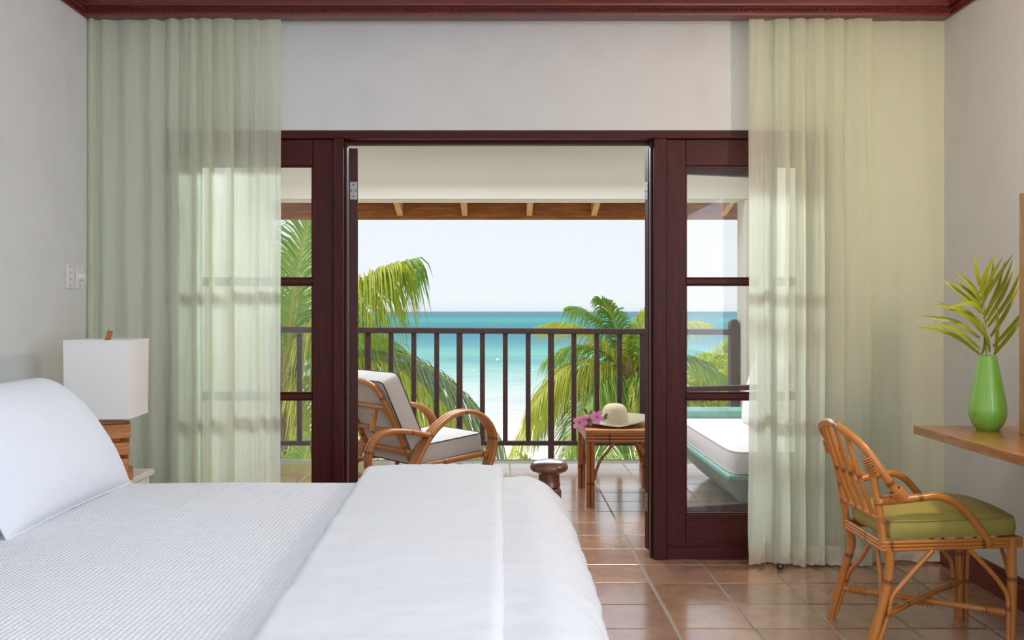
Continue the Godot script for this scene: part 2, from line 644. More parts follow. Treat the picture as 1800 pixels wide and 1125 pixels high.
# ---------------------------------------------------------------- the room
func build_room() -> void:
	# floor slab with grout, tiles set proud of it
	var fl := MB.new()
	fl.span(W(-2.25, -0.16, BACK_Z - 0.2), W(2.4, -0.004, 7.78), 0.002)
	var floor_ := struct("floor", fl, M.grout, "terracotta tiled floor running from the bedroom out to the balcony", "floor")
	var pitch := 0.3022
	var tm: Array = []
	for k in 4:
		var mb := MB.new()
		mb.box(Vector3(pitch - 0.0085 - 0.001 * k, 0.012, pitch - 0.009), Vector3.ZERO, 0.0025)
		tm.append(mb.mesh())
	for r in 17:
		var z := 4.529 - pitch * 6.5 + pitch * r
		for q in 14:
			var x := 0.668 + pitch * (q - 9 + 0.5)
			if x > 2.2:
				continue
			var o := obj("tile", tm[rng.randi() % 4], M.tile[rng.randi() % 5], floor_)
			o.position = W(x, -0.006, z) + Vector3(0, rng.randf_range(-0.0006, 0.0006), 0)
			o.rotation = Vector3(rng.randf_range(-0.002, 0.002), rng.randi() % 2 * PI, rng.randf_range(-0.002, 0.002))

	var a := MB.new()
	a.span(W(WALL_L - 0.2, 0, BACK_Z - 0.2), W(WALL_L, CEIL, FRAME_Z + 0.2), 0.001)
	struct("wall_left", a, M.wall, "plain off-white plaster wall on the left beside the bed", "wall")
	a = MB.new()
	a.span(W(WALL_R, 0, BACK_Z - 0.2), W(WALL_R + 0.2, CEIL, -1.36), 0.001)
	a.span(W(WALL_R, 0, 0.36), W(WALL_R + 0.2, CEIL, FRAME_Z + 0.2), 0.001)
	a.span(W(WALL_R, 0, -1.36), W(WALL_R + 0.2, 0.79, 0.36), 0.001)  # gap in this wall added for the side fill light
	a.span(W(WALL_R, 2.31, -1.36), W(WALL_R + 0.2, CEIL, 0.36), 0.001)
	struct("wall_right", a, M.wall, "plain off-white plaster wall on the right behind the desk", "wall")
	# window wall, pieces round the opening
	a = MB.new()
	a.span(W(WALL_L, 0, FRAME_Z + 0.005), W(-1.645, CEIL, FRAME_Z + 0.17), 0.001)
	a.span(W(1.615, 0, FRAME_Z + 0.005), W(WALL_R, CEIL, FRAME_Z + 0.17), 0.001)
	a.span(W(-1.645, 2.108, FRAME_Z + 0.005), W(1.615, CEIL, FRAME_Z + 0.17), 0.001)
	struct("wall_front", a, M.wall, "pale grey wall above and beside the wide glazed doors", "wall")
	# back wall round an opening added for the fill light
	a = MB.new()
	a.span(W(WALL_L, 0, BACK_Z - 0.2), W(-1.8, CEIL, BACK_Z), 0.001)
	a.span(W(1.6, 0, BACK_Z - 0.2), W(WALL_R, CEIL, BACK_Z), 0.001)
	a.span(W(-1.8, 0, BACK_Z - 0.2), W(1.6, 0.7, BACK_Z), 0.001)
	a.span(W(-1.8, 2.4, BACK_Z - 0.2), W(1.6, CEIL, BACK_Z), 0.001)
	struct("wall_back", a, M.wall, "plaster wall with an added wide opening behind the viewer", "wall")
	a = MB.new()
	a.span(W(WALL_L - 0.2, CEIL, BACK_Z - 0.2), W(WALL_R + 0.2, CEIL + 0.15, FRAME_Z + 0.2), 0.001)
	struct("ceiling", a, M.ceiling, "white bedroom ceiling above the cornice", "ceiling")

	var lamp := thing("added_ceiling_lamp", "added flat square fill lamp on the bedroom ceiling above the bed", "ceiling lamp", W(-0.3, CEIL, 1.7))  # fitting added to go with the fill light over the bed
	a = MB.new()
	a.box(Vector3(1.58, 0.06, 1.58), Vector3(0, -0.03, 0), 0.01)
	obj("housing", a, M.ceiling, lamp)
	a = MB.new()
	a.box(Vector3(1.5, 0.012, 1.5), Vector3(0, -0.068, 0), 0.003)
	obj("added_diffuser", a, M.added_diffuser, lamp)

	# cornices: a moulded profile swept along each wall, with a carved rope
	var prof := [Vector2(0.0, 0.0), Vector2(0.012, 0.0), Vector2(0.014, 0.012), Vector2(0.012, 0.016), Vector2(0.012, 0.040), Vector2(0.020, 0.044), Vector2(0.022, 0.054), Vector2(0.030, 0.066), Vector2(0.046, 0.085), Vector2(0.066, 0.110), Vector2(0.080, 0.140), Vector2(0.086, 0.150), Vector2(0.086, 0.183)]
	var z0 := 4.462
	var y0 := 2.617
	var c1 := shell("trim_1", "dark red wooden cornice with carved rope above the curtains", "cornice")
	cornice(c1, prof, W(WALL_L, y0, z0), W(WALL_R, y0, z0), Vector3(0, 0, 1), M.crown, 0.075)
	var c2 := shell("trim_2", "dark red wooden cornice along the top of the left wall", "cornice")
	cornice(c2, prof, W(WALL_L, y0, z0), W(WALL_L, y0, BACK_Z), Vector3(1, 0, 0), M.crown_z, 0.004)
	var c3 := shell("trim_3", "dark red wooden cornice along the top of the right wall", "cornice")
	cornice(c3, prof, W(WALL_R, y0, z0), W(WALL_R, y0, BACK_Z), Vector3(-1, 0, 0), M.crown_z, 0.004)

	# baseboards
	for s in [["baseboard_right", WALL_R, -1.0, "dark red baseboard along the right wall under the desk"], ["baseboard_left", WALL_L, 1.0, "dark red baseboard along the left wall behind the nightstand"]]:
		a = MB.new()
		var x0: float = s[1]
		var d: float = s[2]
		a.span(W(x0, 0, BACK_Z), W(x0 + d * 0.016, 0.105, FRAME_Z), 0.003)
		a.span(W(x0, 0.105, BACK_Z), W(x0 + d * 0.011, 0.13, FRAME_Z), 0.004)
		struct(s[0], a, M.crown_z, s[3], "baseboard")

	# two switches on the left wall
	var s1 := thing("light_switch", "white switch plate with a column of small dots, further from the curtain", "light switch", W(WALL_L, 1.382, 4.325), 0.0, "")
	var p := MB.new()
	p.box(Vector3(0.008, 0.116, 0.072), Vector3(0.004, 0, 0), 0.003)
	obj("plate", p, M.plate, s1)
	p = MB.new()
	p.box(Vector3(0.006, 0.02, 0.016), Vector3(0.010, -0.004, -0.004), 0.002)
	obj("toggle", p, M.plate, s1)
	for k in 4:
		p = MB.new()
		p.lathe([Vector2(0.004, 0), Vector2(0.003, 0.0015), Vector2(0.0001, 0.002)], 10, Vector3(0.008, -0.045 + 0.03 * k, 0.006), Basis(Vector3(0, 0, 1), -PI / 2))
		obj("dot", p, M.dot, s1)
	var s2 := thing("light_switch", "white dimmer plate with a round knob, next to the left curtain", "light switch", W(WALL_L, 1.382, 4.417), 0.0, "")
	p = MB.new()
	p.box(Vector3(0.008, 0.116, 0.072), Vector3(0.004, 0, 0), 0.003)
	obj("plate", p, M.plate, s2)
	p = MB.new()
	p.lathe([Vector2(0.021, 0), Vector2(0.021, 0.006), Vector2(0.017, 0.008), Vector2(0.016, 0.022), Vector2(0.014, 0.025), Vector2(0.0001, 0.025)], 20, Vector3(0.008, 0.0, 0), Basis(Vector3(0, 0, 1), -PI / 2))
	obj("knob", p, M.plate, s2)
	for k in [-1, 1]:
		p = MB.new()
		p.lathe([Vector2(0.004, 0), Vector2(0.003, 0.0015), Vector2(0.0001, 0.002)], 10, Vector3(0.008, 0.045 * k, 0), Basis(Vector3(0, 0, 1), -PI / 2))
		obj("screw", p, M.dot, s2)


func cornice(parent: Node3D, prof: Array, a: Vector3, b: Vector3, out: Vector3, m: Material, backing: float) -> void:
	var mb := MB.new()
	for i in prof.size() - 1:
		var p: Vector2 = prof[i]
		var q: Vector2 = prof[i + 1]
		var e := (q - p).normalized()
		var nn := (out * e.y - Vector3.UP * e.x).normalized()
		var t := []
		for pt in [[a, p], [b, p], [b, q], [a, q]]:
			t.append(mb.vert(pt[0] + out * pt[1].x + Vector3.UP * pt[1].y, nn))
		mb.quad(t[0], t[1], t[2], t[3])
	obj("moulding", mb, m, parent)
	mb = MB.new()
	var lo := a - out * backing
	var hi := b + Vector3.UP * 0.183
	mb.box(Vector3(maxf(absf(hi.x - lo.x), 0.004), 0.183, maxf(absf(hi.z - lo.z), 0.004)), Vector3((lo.x + hi.x) / 2, a.y + 0.0915, (lo.z + hi.z) / 2), 0.001)
	obj("board", mb, m, parent)
	# the carved rope: slanted beads, each a few pixels
	mb = MB.new()
	var along := (b - a).normalized()
	var count := int((b - a).length() / 0.0118)
	var bs := Basis(along, Vector3.UP, along.cross(Vector3.UP)).rotated(out, 0.6)
	for k in count:
		mb.box(Vector3(0.0068, 0.019, 0.014), a + along * (k + 0.5) * 0.0118 + out * 0.016 + Vector3.UP * 0.028, 0.003, bs)
	var o := obj("rope_carving", mb, m, parent)
	o.set_meta("kind", "stuff")


# ---------------------------------------------------------------- glazed screen and doors
func build_windows() -> void:
	var z := FRAME_Z
	var fr := shell("trim_4", "dark mahogany frame of header, posts and sill round the doors", "door frame")
	var a := MB.new()
	a.span(W(-1.645, 2.068, z), W(1.615, 2.107, z + 0.13), 0.003)
	a.span(W(-0.776, 2.052, z + 0.085), W(0.746, 2.068, z + 0.13), 0.002)
	obj("header", a, M.maho_h, fr)
	for s in [[-1.645, -1.59], [-0.829, -0.776], [0.746, 0.81], [1.56, 1.615]]:
		a = MB.new()
		a.span(W(s[0], 0, z), W(s[1], 2.068, z + 0.13), 0.004)
		obj("post", a, M.maho_v, fr)
	for s in [[-0.776, 1.0], [0.746, -1.0]]:
		a = MB.new()
		a.span(W(s[0], 0, z + 0.03), W(s[0] + s[1] * 0.012, 2.06, z + 0.075), 0.003)
		obj("door_stop", a, M.maho_v, fr)
	sidelight("window_1", "fixed three-pane mahogany side window half behind the left curtain", -1.59, -0.829, 0.103, 0.10)
	sidelight("window_2", "fixed three-pane mahogany side window half behind the right curtain", 0.81, 1.56, 0.097, 0.10)
	# the two leaves, opened outwards
	leaf("door_1", "open mahogany door leaf with steel hinge, edge on at the left post", W(-0.772, 0, z + 0.145), deg_to_rad(105.0), 1.0)
	leaf("door_2", "open mahogany door leaf folded back outside the right side window", W(0.742, 0, z + 0.145), -deg_to_rad(163.5), -1.0)


func sidelight(called: String, label: String, x0: float, x1: float, stile_in: float, stile_out: float) -> void:
	var z := FRAME_Z + 0.022
	var zb := FRAME_Z + 0.072
	var w := shell(called, label, "window")
	var l := stile_out if x0 < 0 else stile_in
	var r := stile_in if x0 < 0 else stile_out
	var a := MB.new()
	a.span(W(x0, 0.0, FRAME_Z + 0.006), W(x1, 0.06, FRAME_Z + 0.11), 0.003)
	a.span(W(x0, 0.06, z - 0.008), W(x1, 0.066, zb), 0.002)
	obj("sill", a, M.maho_h, w)
	for s in [[x0, x0 + l], [x1 - r, x1]]:
		a = MB.new()
		a.span(W(s[0], 0.06, z), W(s[1], 2.066, zb), 0.003)
		obj("stile", a, M.maho_v, w)
	for s in [[0.06, 0.218], [1.938, 2.066]]:
		a = MB.new()
		a.span(W(x0 + l, s[0], z), W(x1 - r, s[1], zb), 0.003)
		obj("rail", a, M.maho_h, w)
	for y in [0.80, 1.366]:
		a = MB.new()
		a.span(W(x0 + l, y - 0.014, z + 0.004), W(x1 - r, y + 0.014, zb - 0.004), 0.004)
		obj("glazing_bar", a, M.maho_h, w)
	# glazing beads along the glass edge, then panes
	for s in [[0.218, 0.786], [0.814, 1.352], [1.380, 1.938]]:
		a = MB.new()
		a.span(W(x0 + l, s[0], z + 0.023), W(x1 - r, s[1], z + 0.027), 0.0005)
		obj("pane", a, M.glass, w)
		a = MB.new()
		a.span(W(x0 + l, s[0], z + 0.009), W(x0 + l + 0.008, s[1], z + 0.023), 0.002)
		a.span(W(x1 - r - 0.008, s[0], z + 0.009), W(x1 - r, s[1], z + 0.023), 0.002)
		a.span(W(x0 + l, s[0], z + 0.009), W(x1 - r, s[0] + 0.008, z + 0.023), 0.002)
		a.span(W(x0 + l, s[1] - 0.008, z + 0.009), W(x1 - r, s[1], z + 0.023), 0.002)
		obj("glazing_bead", a, M.maho_h, w)


func leaf(called: String, label: String, at: Vector3, turn: float, s: float) -> void:
	# closed, the leaf runs from its hinge along s * x; thickness towards the room
	var d := shell(called, label, "door", at, turn)
	var t := 0.045
	var wd := 0.745
	var st := 0.095
	var lo := 0.012
	var hi := 2.045
	var parts := [["stile", 0.0, st, lo, hi], ["stile", wd - st, wd, lo, hi], ["rail", st, wd - st, lo, 0.216], ["rail", st, wd - st, 1.925, hi], ["glazing_bar", st, wd - st, 0.806, 0.832], ["glazing_bar", st, wd - st, 1.365, 1.391]]
	for p in parts:
		var a := MB.new()
		a.span(Vector3(s * p[1], p[3], 0.0), Vector3(s * p[2], p[4], t), 0.003)
		obj(p[0], a, M.maho_v if p[0] == "stile" else M.maho_h, d)
	for y in [[0.216, 0.806], [0.832, 1.365], [1.391, 1.925]]:
		var a := MB.new()
		a.span(Vector3(s * st, y[0], t * 0.45), Vector3(s * (wd - st), y[1], t * 0.55), 0.0005)
		obj("pane", a, M.glass, d)
	for y in [0.25, 1.83]:
		var a := MB.new()
		a.span(Vector3(-s * 0.0025, y - 0.045, 0.004), Vector3(0, y + 0.045, t - 0.004), 0.001)
		var h := obj("hinge", a, M.steel, d)
		for q in [[-0.03, 0.022], [0.03, 0.022], [0.0, 0.032], [0.0, 0.012]]:
			var b := MB.new()
			b.lathe([Vector2(0.0042, 0), Vector2(0.003, 0.0012), Vector2(0.0001, 0.0012)], 8, Vector3(-s * 0.0025, y + q[0], q[1]), Basis(Vector3(0, 0, 1), s * PI / 2))
			obj("screw", b, M.screw, h)


# ---------------------------------------------------------------- balcony shell, railing, eave
func build_balcony() -> void:
	var a := MB.new()
	a.span(W(2.0, 0, FRAME_Z + 0.2), W(2.25, 3.0, 7.76), 0.002)
	a.span(W(1.94, 0, 7.50), W(2.0, 2.112, 7.76), 0.004)
	struct("wall_balcony_right", a, M.stucco, "white balcony side wall with its pillar beyond the right window", "wall")
	a = MB.new()
	a.span(W(-2.25, 0, FRAME_Z + 0.2), W(-2.0, 3.0, 7.76), 0.002)
	a.span(W(-2.0, 0, 7.50), W(-1.885, 2.112, 7.76), 0.004)
	struct("wall_balcony_left", a, M.stucco, "white balcony side wall behind the left curtain", "wall")
	a = MB.new()
	a.span(W(-2.25, 2.112, 7.50), W(2.25, 3.0, 7.76), 0.004)
	struct("wall_balcony_front", a, M.stucco, "pale beige lintel across the open front of the balcony", "wall")
	a = MB.new()
	a.span(W(-2.25, 3.0, FRAME_Z + 0.17), W(2.25, 3.12, 7.76), 0.002)
	struct("ceiling_balcony", a, M.stucco, "pale balcony ceiling above the lounge chair and table", "ceiling")
	var cl := thing("added_ceiling_lamp", "added long tilted fill lamp under the balcony ceiling behind the lintel", "ceiling lamp", W(0.0, 2.74, 7.05))  # fitting added out of view for the balcony fill light
	var tilt := Basis(Vector3(1, 0, 0), 0.72)
	a = MB.new()
	a.box(Vector3(3.1, 0.44, 0.04), tilt * Vector3(0, 0, -0.055), 0.008, tilt)
	obj("housing", a, M.stucco, cl)
	a = MB.new()
	a.box(Vector3(3.0, 0.36, 0.012), tilt * Vector3(0, 0, -0.026), 0.003, tilt)
	obj("added_diffuser", a, M.added_diffuser, cl)
	for x in [-1.3, 1.3]:
		a = MB.new()
		a.tube([Vector3(x, 0.02, -0.07), Vector3(x, 0.22, -0.07)], 0.012, 8)
		obj("hanger", a, M.steel, cl)

	# railing
	var r := thing("balcony_railing", "dark brown wooden balcony railing with square balusters before the sea", "railing", W(0, 0, 7.70))
	a = MB.new()
	a.box(Vector3(3.74, 0.046, 0.075), Vector3(0.045, 1.0585, 0), 0.006, Basis(Vector3(0, 0, 1), -0.0052))
	obj("handrail", a, M.rail, r)
	a = MB.new()
	a.box(Vector3(3.74, 0.037, 0.045), Vector3(0.045, 0.142, 0), 0.004)
	obj("bottom_rail", a, M.rail, r)
	for k in range(-4, 13):
		var px := -1.092 + 0.1868 * k
		if px > 1.86:
			continue
		var post := (k + 4) % 4 == 0
		a = MB.new()
		if post:
			a.span(Vector3(px - 0.024, 0.0, -0.024), Vector3(px + 0.024, 1.04, 0.024), 0.003)
		else:
			a.span(Vector3(px - 0.02, 0.155, -0.018), Vector3(px + 0.02, 1.04, 0.018), 0.003)
		obj("railing_post" if post else "baluster", a, M.rail, r)
	for x in [-1.845, 1.895]:
		a = MB.new()
		a.span(Vector3(x - 0.036, 0, -0.05), Vector3(x + 0.036, 1.10, 0.05), 0.004)
		var ring := []
		for side in [-0.05, 0.05]:
			var top := []
			for k in 13:
				top.append(Vector3(x + 0.036 * cos(PI * k / 12), 1.10 + 0.055 * sin(PI * k / 12), side))
			ring.append(top)
			a.face(top)
		for k in 12:
			a.face([ring[0][k], ring[0][k + 1], ring[1][k + 1], ring[1][k]])
		obj("end_post", a, M.rail, r)

	# eave: rafters and fascia beyond the lintel
	var e := thing("roof_eave", "honey coloured timber eave of rafters and fascia beyond the lintel", "roof eave", W(0, 2.0, 7.76))
	a = MB.new()
	a.span(Vector3(-2.6, 0.025, -0.56), Vector3(2.6, 0.26, -0.52), 0.003)
	obj("fascia", a, M.pine, e)
	for k in range(-3, 5):
		var x := 0.242 + 0.567 * k
		if x > 2.4 or x < -2.4:
			continue
		a = MB.new()
		var ang := 0.24
		a.box(Vector3(0.05, 0.14, 0.56), Vector3(x, 0.19, -0.26), 0.003, Basis(Vector3(1, 0, 0), -ang))
		obj("rafter", a, M.pine_pale, e)
	a = MB.new()
	a.box(Vector3(5.2, 0.03, 0.75), Vector3(0, 0.305, -0.27), 0.003, Basis(Vector3(1, 0, 0), -0.24))
	obj("roof_deck", a, M.pine, e)


# ---------------------------------------------------------------- sea and beach
func sea_color(d: float, x: float) -> Color:
	# sea floor colour by distance, haze painted in: shallows over sand, a reef line, deep water
	var stops := [[45.0, rgb8(242, 244, 238)], [60.0, rgb8(230, 240, 236)], [75.0, rgb8(214, 236, 230)], [92.0, rgb8(184, 226, 222)], [108.0, rgb8(158, 214, 216)], [120.0, rgb8(130, 192, 204)], [128.0, rgb8(134, 198, 208)], [140.0, rgb8(142, 208, 212)], [152.0, rgb8(130, 202, 210)], [175.0, rgb8(112, 176, 202)], [215.0, rgb8(96, 160, 192)], [330.0, rgb8(86, 152, 186)], [450.0, rgb8(84, 160, 186)], [600.0, rgb8(94, 180, 190)], [800.0, rgb8(94, 176, 192)], [1200.0, rgb8(84, 152, 184)], [2000.0, rgb8(112, 150, 182)], [16000.0, rgb8(140, 164, 190)]]
	var w := 1.0 + 0.05 * soft.get_noise_2d(x * 0.012 + 9.0, d * 0.004) + 0.025 * soft.get_noise_2d(x * 0.05, d * 0.02)
	var q := d * w
	var out: Color = stops[0][1]
	for i in stops.size() - 1:
		if q >= stops[i][0]:
			var t := clampf((q - stops[i][0]) / (stops[i + 1][0] - stops[i][0]), 0, 1)
			out = stops[i][1].lerp(stops[i + 1][1], t)
	out = out.lerp(rgb8(60, 110, 150), 0.10 * maxf(0, soft.get_noise_2d(x * 0.06, d * 0.12)))
	var l := out.srgb_to_linear()
	var nearness := clampf((140.0 - d) / 70.0, 0.0, 1.0)
	return Color(l.r * 0.86, l.g * 0.80, l.b * lerpf(0.66, 0.80, nearness))


func build_landscape() -> void:
	var a := MB.new()
	var nu := 120
	var nd := 320
	var rows := []
	for j in nd + 1:
		var t := float(j) / nd
		var d: float = 44.0 * pow(16000.0 / 44.0, pow(t, 1.25))
		var row := []
		for i in nu + 1:
			var x := (float(i) / nu - 0.5) * d * 2.6
			a.col = sea_color(d, x)
			row.append(a.vert(W(x, -5.0, d), Vector3.UP, Vector2(x, d)))
		rows.append(row)
	for j in nd:
		for i in nu:
			a.quad(rows[j][i], rows[j][i + 1], rows[j + 1][i + 1], rows[j + 1][i])
	var s := struct("sea", a, M.sea, "turquoise sea fading from pale shallows to a blue horizon", "sea")
	s.set_meta("kind", "structure")
	a = MB.new()
	a.grid(60, 40, func(u: float, w: float) -> Vector3:
		var x := (u - 0.5) * 140.0
		var d: float = 8.3 + w * 52.0
		return W(x, -4.55 - 0.8 * pow(w, 3.0) + 0.12 * soft.get_noise_2d(x * 0.3, d * 0.3), d), -1.0)
	struct("ground", a, M.sand, "white sand beach below the balcony", "beach")
	var spots := [[875, 634.5, 0.26], [833, 653, 0.13], [882, 652, 0.12], [938, 652, 0.15]]
	var names := ["largest white mooring buoy on the pale shallows", "small white buoy furthest left on the shallows", "small white buoy beside a baluster below the largest buoy", "small white buoy furthest right on the shallows"]
	for k in 4:
		var q = spots[k]
		var d: float = 6.2 * 1656.0 / (q[1] - 547.0)
		var t := thing("mooring_buoy", names[k], "buoy", W((q[0] - 882.0) / 1656.0 * d, -5.0, d), 0.0, "mooring buoys")
		var b := MB.new()
		var rr: float = q[2]
		var pr := []
		for i in 13:
			var an := -PI / 2 + PI * i / 12
			pr.append(Vector2(maxf(0.0005, rr * cos(an)), rr * sin(an) * 0.9))
		b.lathe(pr, 16, Vector3(0, rr * 0.4, 0))
		obj("float", b, M.buoy, t)
		b = MB.new()
		b.tube([Vector3(0, rr * 1.2, 0), Vector3(0, rr * 1.6, 0)], rr * 0.12, 6)
		obj("eye", b, M.steel, t)


# ---------------------------------------------------------------- curtains
func curtain(called: String, label: String, pts: Array, ytop: float, ybot: float, sd: int) -> void:
	var c := thing(called, label, "curtain", W(0, 0, 4.515))
	var path := []
	for p in pts:
		path.append(Vector2((p[0] - 882.0) * 0.0027174, p[1] * 0.01))
	path = smooth(path, 7)
	var nz := FastNoiseLite.new()
	nz.seed = sd
	nz.frequency = 1.0
	var shape := func(i: int, y: float) -> Vector3:
		var p: Vector2 = path[i]
		var s := float(i) / path.size()
		var low := 1.0 - (y - ybot) / (ytop - ybot)
		var amp := lerpf(0.75, 1.15, low)
		var x := p.x + 0.012 * nz.get_noise_2d(s * 9.0, y * 0.5) * low
		var q := p.y * amp + 0.010 * nz.get_noise_2d(s * 30.0, y * 0.9)
		if low > 0.93:
			q += 0.012 * nz.get_noise_2d(s * 25.0 + 40.0, y * 14.0) * (low - 0.93) / 0.07
		var yy := y
		if low > 0.9:
			yy += 0.014 * nz.get_noise_2d(s * 14.0 + 7.0, 3.0) * (low - 0.9) / 0.1
		return Vector3(x, yy, clampf(q, -0.085, 0.045))
	var hem := ybot + 0.085
	var np := path.size() - 1
	var a := MB.new()
	a.grid(np, 60, func(u: float, w: float) -> Vector3: return shape.call(int(round(u * np)), lerpf(hem, ytop, w)), -1.0, Vector2(4, 8))
	obj("cloth", a, M.sheer, c)
	a = MB.new()
	a.grid(np, 8, func(u: float, w: float) -> Vector3: return shape.call(int(round(u * np)), lerpf(ybot, hem + 0.004, w)) + Vector3(0, 0, 0.002 - 0.004 * w * 0.4), -1.0, Vector2(4, 1))
	obj("hem", a, M.hem, c)


func build_curtains() -> void:
	var left := [[150, -2], [156, 2.2], [164, 2.6], [166, -1.5], [180, 0.6], [200, -1.6], [222, 0.8], [246, -1.4], [268, 1.2], [286, -1.6], [296, 2.2], [306, 2.8], [316, -2.2], [308, -1.4], [324, 2.2], [340, 3.0], [348, -2.0], [341, -1.0], [356, 2.6], [369, 2.8], [372, -2.4], [364, -1.6], [382, 2.4], [398, 3.2], [409, 2.0], [408, -2.2], [403, -2.0], [418, 0.2], [434, 0.5], [448, 1.6], [456, -0.6], [470, 0.6], [484, 0.2], [493, 1.0]]
	var right := [[1317, 0.6], [1330, 1.4], [1343, 1.0], [1347, -1.4], [1358, -1.0], [1366, 1.8], [1380, 2.6], [1388, 1.2], [1391, -2.2], [1385, -2.4], [1396, 1.6], [1408, 3.0], [1416, 2.0], [1419, -2.0], [1413, -2.6], [1424, 1.4], [1436, 3.2], [1448, 2.4], [1452, -2.0], [1446, -2.6], [1458, 1.6], [1470, 3.2], [1482, 2.4], [1487, -2.0], [1480, -2.6], [1494, 1.0], [1508, 2.8], [1524, 2.6], [1533, 1.6], [1534, -2.4], [1526, -3.6], [1548, -3.2], [1574, -2.4], [1598, -3.4], [1622, -2.2], [1646, -3.2], [1668, -2.6]]
	curtain("curtain", "pale green sheer curtain hanging on the left beside the bed", left, 2.66, 0.012, 3)
	curtain("curtain", "pale green sheer curtain hanging on the right behind the rattan chair", right, 2.66, 0.012, 4)
	var t := thing("floor_tag", "small black block with a white mark lying under the right curtain hem", "tag", W(1.315, 0.0, 4.455), 0.9)
	var a := MB.new()
	a.box(Vector3(0.052, 0.026, 0.016), Vector3(0, 0.014, 0), 0.003, Basis(Vector3(0, 0, 1), -0.25))
	obj("block", a, M.black, t)
	a = MB.new()
	a.box(Vector3(0.012, 0.012, 0.002), Vector3(-0.012, 0.018, 0.0085), 0.0008, Basis(Vector3(0, 0, 1), -0.25))
	obj("mark", a, M.white_mark, t)


# ---------------------------------------------------------------- bed
func build_bed() -> void:
	# frame: posts, rails, boards, mattress
	var b := thing("bed", "wooden bed frame with a turned knob post at its far foot corner", "bed", W(-0.85, 0, 2.4))
	var lx := -1.08
	var rx := 1.02
	for x in [rx, lx]:
		for z in [-0.985, 1.02]:
			var a := MB.new()
			var h := 0.592
			a.span(Vector3(x - 0.042, 0, z - 0.042), Vector3(x + 0.042, h, z + 0.042), 0.012)
			var post := obj("post", a, M.post, b)
			a = MB.new()
			a.lathe([Vector2(0.041, 0.0), Vector2(0.040, 0.012), Vector2(0.038, 0.016), Vector2(0.0375, 0.044), Vector2(0.046, 0.049), Vector2(0.062, 0.055), Vector2(0.068, 0.064), Vector2(0.068, 0.073), Vector2(0.062, 0.083), Vector2(0.050, 0.090), Vector2(0.03, 0.094), Vector2(0.0005, 0.096)], 28, Vector3(x, h, z))
			obj("knob", a, M.post, post)
	for z in [-0.975, 1.01]:
		var a := MB.new()
		a.span(Vector3(lx + 0.03, 0.16, z - 0.015), Vector3(rx - 0.03, 0.34, z + 0.015), 0.005)
		obj("side_rail", a, M.post, b)
	var fb := MB.new()
	fb.span(Vector3(rx - 0.015, 0.14, -0.94), Vector3(rx + 0.015, 0.42, 0.98), 0.006)
	obj("footboard", fb, M.post, b)
	fb = MB.new()
	fb.span(Vector3(lx - 0.03, 0.14, -0.94), Vector3(lx + 0.005, 0.95, 0.98), 0.01)
	obj("headboard", fb, M.post, b)
	fb = MB.new()
	fb.span(Vector3(lx + 0.02, 0.25, -0.92), Vector3(rx - 0.04, 0.60, 0.36), 0.05)
	obj("mattress", fb, M.sheet, b)

	# coverlet: waffle cloth over the mattress
	var a := MB.new()
	var topy := 0.621
	a.grid(150, 170, func(u: float, w: float) -> Vector3:
		var x := lerpf(-1.90, -0.10, u)
		var zz := lerpf(1.05, 3.66, w)
		var fz := fold1(zz, 1.40, 3.338, 0.055)
		var y := topy - fz.y + 0.004 * soft.get_noise_2d(x * 1.4, zz * 1.6) + 0.0016 * soft.get_noise_2d(x * 3.0, zz * 9.0)
		y -= 0.02 * exp(-pow((x + 1.75) / 0.25, 2.0))
		return W(x, y, fz.x + (0.006 * soft.get_noise_2d(x * 6.0, y * 2.0) if fz.y > 0.03 else 0.0)), 1.0, Vector2(1.8, 2.61))
	tag(obj("coverlet", a, M.waffle), "white waffle weave coverlet spread flat over the mattress", "coverlet")

	# duvet draped over the foot end
	a = MB.new()
	a.grid(120, 170, func(u: float, w: float) -> Vector3:
		var x := lerpf(-0.44, 0.66, u)
		var zz := lerpf(1.05, 3.74, w)
		var fx := fold1(x, -2.0, 0.222, 0.15)
		var fz := fold1(zz, 1.38, 3.352, 0.07)
		var wr := 0.009 * soft.get_noise_2d(x * 2.2 + zz * 0.7, zz * 7.0) + 0.0045 * soft.get_noise_2d(x * 5.0 + zz * 3.0, zz * 19.0)
		var y := 0.642 - fx.y - fz.y + wr * (1.0 if fx.y < 0.14 else 0.3)
		y += 0.006 * sin(clampf((x + 0.02) / 0.2, 0.0, 1.0) * PI)
		var out: float = wr * 2.0 if fx.y > 0.05 else 0.0
		return W(fx.x + out + 0.012 * clampf(fx.y / 0.3, 0.0, 1.0), maxf(y, 0.10), fz.x), 1.0, Vector2(1.1, 2.7))
	tag(obj("duvet", a, M.sheet), "plain white duvet draped over the foot end of the bed", "duvet")
	# its turned-back flap, a thick folded band across the bed
	a = MB.new()
	a.grid(80, 190, func(u: float, w: float) -> Vector3:
		var zz := lerpf(1.0, 3.70, w)
		var skew := 0.052 * (3.33 - zz) / 1.6
		var left := -0.485 + skew + 0.006 * soft.get_noise_1d(zz * 3.0)
		var x := lerpf(left - 0.035, 0.042, u)
		var fx := fold1(x, left, 0.004 + 0.004 * soft.get_noise_1d(zz * 4.0 + 9.0), 0.026)
		var fz := fold1(zz, 1.36, 3.368 + 0.014 * soft.get_noise_1d(x * 9.0), 0.05)
		var wr := 0.007 * soft.get_noise_2d(x * 1.6 + zz * 0.8, zz * 6.0) + 0.0034 * soft.get_noise_2d(x * 5.0, zz * 17.0)
		var y := 0.674 - fx.y * 0.95 - fz.y + wr + 0.006 * sin(clampf((x - left) / 0.48, 0, 1) * PI)
		if fz.y > 0.3:
			y = 0.674 - 0.3 - fx.y
		return W(fx.x, y, fz.x), 1.0, Vector2(0.5, 2.7))
	tag(obj("duvet_fold", a, M.sheet), "smooth white folded band of bedding lying across the bed", "blanket")

